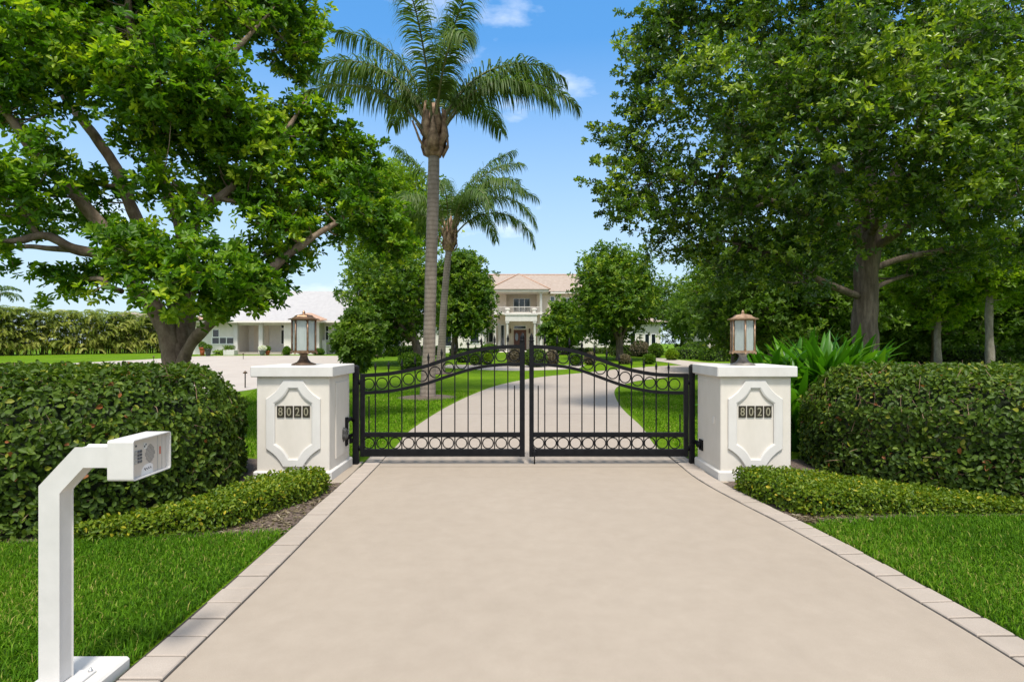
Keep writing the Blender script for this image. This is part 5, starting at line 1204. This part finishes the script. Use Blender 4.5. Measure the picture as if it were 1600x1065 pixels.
for i, (px, d, n, ln, lab, h0) in enumerate([(1200, 9.3, 46, 1.15, 'strappy lily right behind the lantern of the right pillar', .45), (1240, 9.9, 50, 1.15, 'strappy lily second from the right pillar', .5), (1285, 9.1, 56, 1.2, 'full strappy lily in the middle of the bed, in front of the shade tree', .58), (1335, 9.7, 52, 1.15, 'strappy lily below the shade tree trunk', .62), (1245, 8.7, 44, 1.0, 'low strappy lily next to the cap of the right pillar', .25), (1365, 9.2, 40, .95, 'smaller strappy lily at the right end of the bed, arching over the hedge', .62), (1160, 10.4, 40, .9, 'strappy lily peeping out left of the right lantern foot', .15), (1220, 9.0, 46, 1.0, 'strappy lily between the cap of the right pillar and its taller neighbours', .3), (1310, 8.8, 46, 1.0, 'strappy lily leaning on the clipped hedge in front of the shade tree', .6), (1265, 10.4, 46, 1.2, 'tall strappy lily at the back of the bed, left of the shade tree trunk', .55)]):
    lily(hx(px, d), d, int(n * 1.6), ln, lab, 120 + i, h0)

# ------------------------------------------------------------------ grass
sheet('turf_soil', [(-6.3, 1.0), (-6.3, 4.75)], [(-1.955, 1.0), (-1.985, 5.0)], M['turf_dark'], .004, 8, 3)
sheet('turf_soil_right', [(2.86, 1.0), (2.83, 3.6), (2.74, 4.6), (2.72, 5.2)], [(7.2, 1.0), (7.2, 3.6), (7.2, 4.6), (7.2, 5.2)], M['turf_dark'], .004, 12, 3)
def blades(name, poly, n, h, seed, wid=.0038, kind_label=None, zoff=0.0, leaf='grass_blade'):
    rng = np.random.default_rng(seed); poly = np.array(poly, float); lo, hi = poly.min(0), poly.max(0); pts = []
    while sum(len(a) for a in pts) < n:
        x = rng.uniform(lo, hi, (n, 2)); pts.append(x[poly_in(poly, x)])
    x = np.concatenate(pts)[:n]; x = x[~((x[:, 0] > -2.26) & (x[:, 0] < -1.93) & (x[:, 1] > 2.08) & (x[:, 1] < 2.925))]; n = len(x); z = np.array([ground(b_) for b_ in x[:, 1]]) + zoff
    az = rng.random(n) * 6.28; H = h * rng.uniform(.45, 1.25, n) * (1 + .25 * np.sin(x[:, 0] * 2.1) * np.sin(x[:, 1] * 2.7)); ln = rng.uniform(.15, 1.1, n)
    dv = np.stack([np.cos(az), np.sin(az), np.zeros(n)], 1); wv = np.stack([-np.sin(az), np.cos(az), np.zeros(n)], 1) * (wid * rng.uniform(.7, 1.3, n))[:, None]
    b0 = np.concatenate([x, z[:, None]], 1); mid = b0 + dv * (H * ln * .35)[:, None] + np.array([0, 0, 1.]) * (H * .6)[:, None]; tip = b0 + dv * (H * ln)[:, None] + np.array([0, 0, 1.]) * (H * (1.05 - .35 * ln))[:, None]
    V = np.stack([b0 - wv, b0 + wv, mid + wv * .8, mid - wv * .8, tip], 1).reshape(-1, 3)
    bb = (np.arange(n) * 5)[:, None]
    f = np.concatenate([bb + np.array([[0, 1, 2, 3]]), bb + np.array([[3, 2, 4, 4]])], 1).reshape(-1, 4)
    f2 = np.concatenate([bb + np.array([[0, 1, 2]]), bb + np.array([[0, 2, 3]]), bb + np.array([[3, 2, 4]])], 1).reshape(-1, 3)
    pt = np.clip(.44 + rng.normal(0, .24, n) + .16 * np.sin(x[:, 0] * 1.7 + 1) * np.sin(x[:, 1] * 2.3) + .45 * (rng.random(n) < .05) + .10 * np.sin(x[:, 0] * .9 + 2) * np.sin(x[:, 1] * 1.1), 0, 1)
    o = np_mesh(name, V, f2, M[leaf], np.repeat(pt, 3))
    tag(o, kind_label, 'grass', kind='stuff')
blades('lawn_grass', [(-1.955, 1.2), (-1.95, 2.9), (-1.97, 4.35), (-1.985, 4.95), (-2.2, 4.92), (-2.8, 4.82), (-3.6, 4.76), (-4.4, 4.6), (-6.2, 4.5), (-6.2, 1.2)], 170000, .050, 201, .0031, kind_label='short green grass of the left front lawn')
blades('lawn_grass', [(2.85, 1.2), (2.85, 2.9), (2.82, 3.6), (2.74, 4.5), (2.70, 5.05), (2.82, 5.24), (3.6, 5.36), (5.4, 5.46), (7.2, 5.4), (7.2, 1.2)], 170000, .050, 202, .0031, kind_label='short green grass of the right front lawn')
blades('lawn_grass', [(-2.2, 8.0), (-2.05, 10), (-1.9, 13), (-1.7, 16), (-1.2, 19.5), (-5, 20), (-9, 20), (-5.5, 8.9), (-3.6, 8.2)], 90000, .045, 203, .006, 'green lawn behind the left leaf of the gate', leaf='grass_inner')
blades('lawn_grass', [(2.62, 8.0), (2.62, 11), (2.95, 14.7), (3.5, 19.1), (9, 20), (10, 9.4), (5, 9.2), (3.6, 8.2)], 80000, .045, 204, .006, 'green lawn behind the right leaf of the gate', leaf='grass_inner')

# mulch ring under the tall palm, chips on the bed
def mulch_ring(x, y, r, name):
    mb = MB(); mb.lathe(x, y, [(r, ground(y) + .004), (r * .8, ground(y) + .03), (.1, ground(y) + .06)], 24); tag(mb.build(name, M['mulch']), kind='structure')
mulch_ring(bp[0], bp[1], .95, 'mulch_ring'); mulch_ring(bp2[0], bp2[1], 1.0, 'mulch_ring')
rng = np.random.default_rng(9)
n = 2600; x = np.stack([rng.uniform(-3.4, -1.97, n), rng.uniform(4.75, 6.7, n)], 1); k = (x[:, 0] - -3.4) * .9 + 4.75
sel = (x[:, 1] < k + .75); x = x[sel]; x2 = np.stack([rng.uniform(2.66, 3.4, 500), rng.uniform(5.2, 5.5, 500)], 1); x = np.concatenate([x, x2]); n = len(x)
Pm = np.concatenate([x, np.full((n, 1), .014)], 1); az = rng.random(n) * 6.28; D = np.stack([np.cos(az), np.sin(az), rng.normal(0, .3, n)], 1)
Ln = rng.uniform(.015, .06, n); v, f, t = leaf_arrays(Pm, D, np.tile([0, 0, 1.], (n, 1)) + rng.normal(0, .4, (n, 3)), Ln, Ln * .4, rng.random(n)); tag(np_mesh('mulch_chips', v, f, M['leaf_brown'], t), 'loose bark chips and dry leaves on the planting beds', 'mulch', kind='stuff')

# ------------------------------------------------------------------ small things round the white house
def planter(px, d, label, body, plant, top, bottom, wpx, seed):
    X = hx(px, d); g_ = ground(d); root = empty('potted_shrub', (X, d, g_), label, 'potted plant', None); r = wpx / 2 / F * d; h = max(hz(bottom, d) - g_, .3)
    mb = MB(); mb.lathe(X, d, [(r * .62, g_), (r * .8, g_ + h * .6), (r, g_ + h), (r * 1.08, g_ + h), (r * 1.05, g_ + h + .08), (r * .8, g_ + h + .07)], 16); mb.build('pot', M[body], root)
    rng = np.random.default_rng(seed); H = max(hz(top, d) - g_ - h, .3); n = 500; a = nrm(rng.normal(size=(n, 3))); c = np.array([X, d, g_ + h + H * .5]); q = c + a * np.array([r * 1.15, r * 1.15, H * .52]) * rng.uniform(.55, 1, (n, 1))
    L = .11 * rng.uniform(.7, 1.2, n); v, f, t = leaf_arrays(q, nrm(a + rng.normal(0, .6, a.shape)), nrm(a + rng.normal(0, .4, a.shape)), L, L * .6, rng.random(n)); np_mesh('foliage', v, f, M[plant], t, root)
planter(325, 50, 'dark green pot with a clipped round shrub at the left end of the white house', 'pot_green', 'leaf_dark', 538.5, 546, 10, 301)
planter(410, 52, 'pot of white flowers standing at the foot of the porch column', 'grey_stone', 'petal_white', 540, 548, 10, 302)
planter(418, 52.5, 'pot with a small green bush right beside the white flowers', 'red_clay', 'leaf_ficus', 541, 549, 8, 303)
planter(316, 51, 'red clay pot with dark leaves behind the spreading tree trunk', 'red_clay', 'leaf_dark', 534, 544, 9, 304)
tb = empty('planter_box', (hx(357, 53), 53, ground(53)), 'white rectangular planter box with a clipped dark hedge in front of the porch column', 'planter')
mb = MB(); mb.bbox(hx(352, 53), hx(369, 53), 52.6, 53.4, ground(53) - .05, hz(546.5, 53), .02); mb.build('box', M['paint_white'], tb)
rng = np.random.default_rng(5); n = 600; q = np.stack([rng.uniform(hx(351, 53), hx(366, 53), n), rng.uniform(52.6, 53.4, n), rng.uniform(hz(546, 53), hz(540, 53), n)], 1); L = .1 * rng.uniform(.7, 1.2, n)
v, f, t = leaf_arrays(q, nrm(rng.normal(size=(n, 3))), nrm(rng.normal(size=(n, 3)) + np.array([0, -.5, .6])), L, L * .6, rng.random(n)); np_mesh('foliage', v, f, M['leaf_dark'], t, tb)
def stake(px, py, h, label):
    x, y = G(px, py); root = empty('path_light', (x, y, ground(y)), label, 'path light', 'little path lights at the edge of the motor court')
    mb = MB(); mb.tube([(x, y, ground(y) - .03), (x, y, ground(y) + h)], .02, 8); mb.build('stem', M['iron_black'], root)
    mb = MB(); mb.lathe(x, y, [(.03, ground(y) + h - .02), (.09, ground(y) + h), (.02, ground(y) + h + .08)], 10); mb.build('cap', M['bronze_dark'], root)
stake(383, 606, .55, 'little dark path light at the court edge just left of the left pillar')
stake(240, 566, .4, 'little dark path light on the pale court left of the spreading tree trunk')
stake(380, 561, .4, 'little dark path light on the grass patch before the white porch')
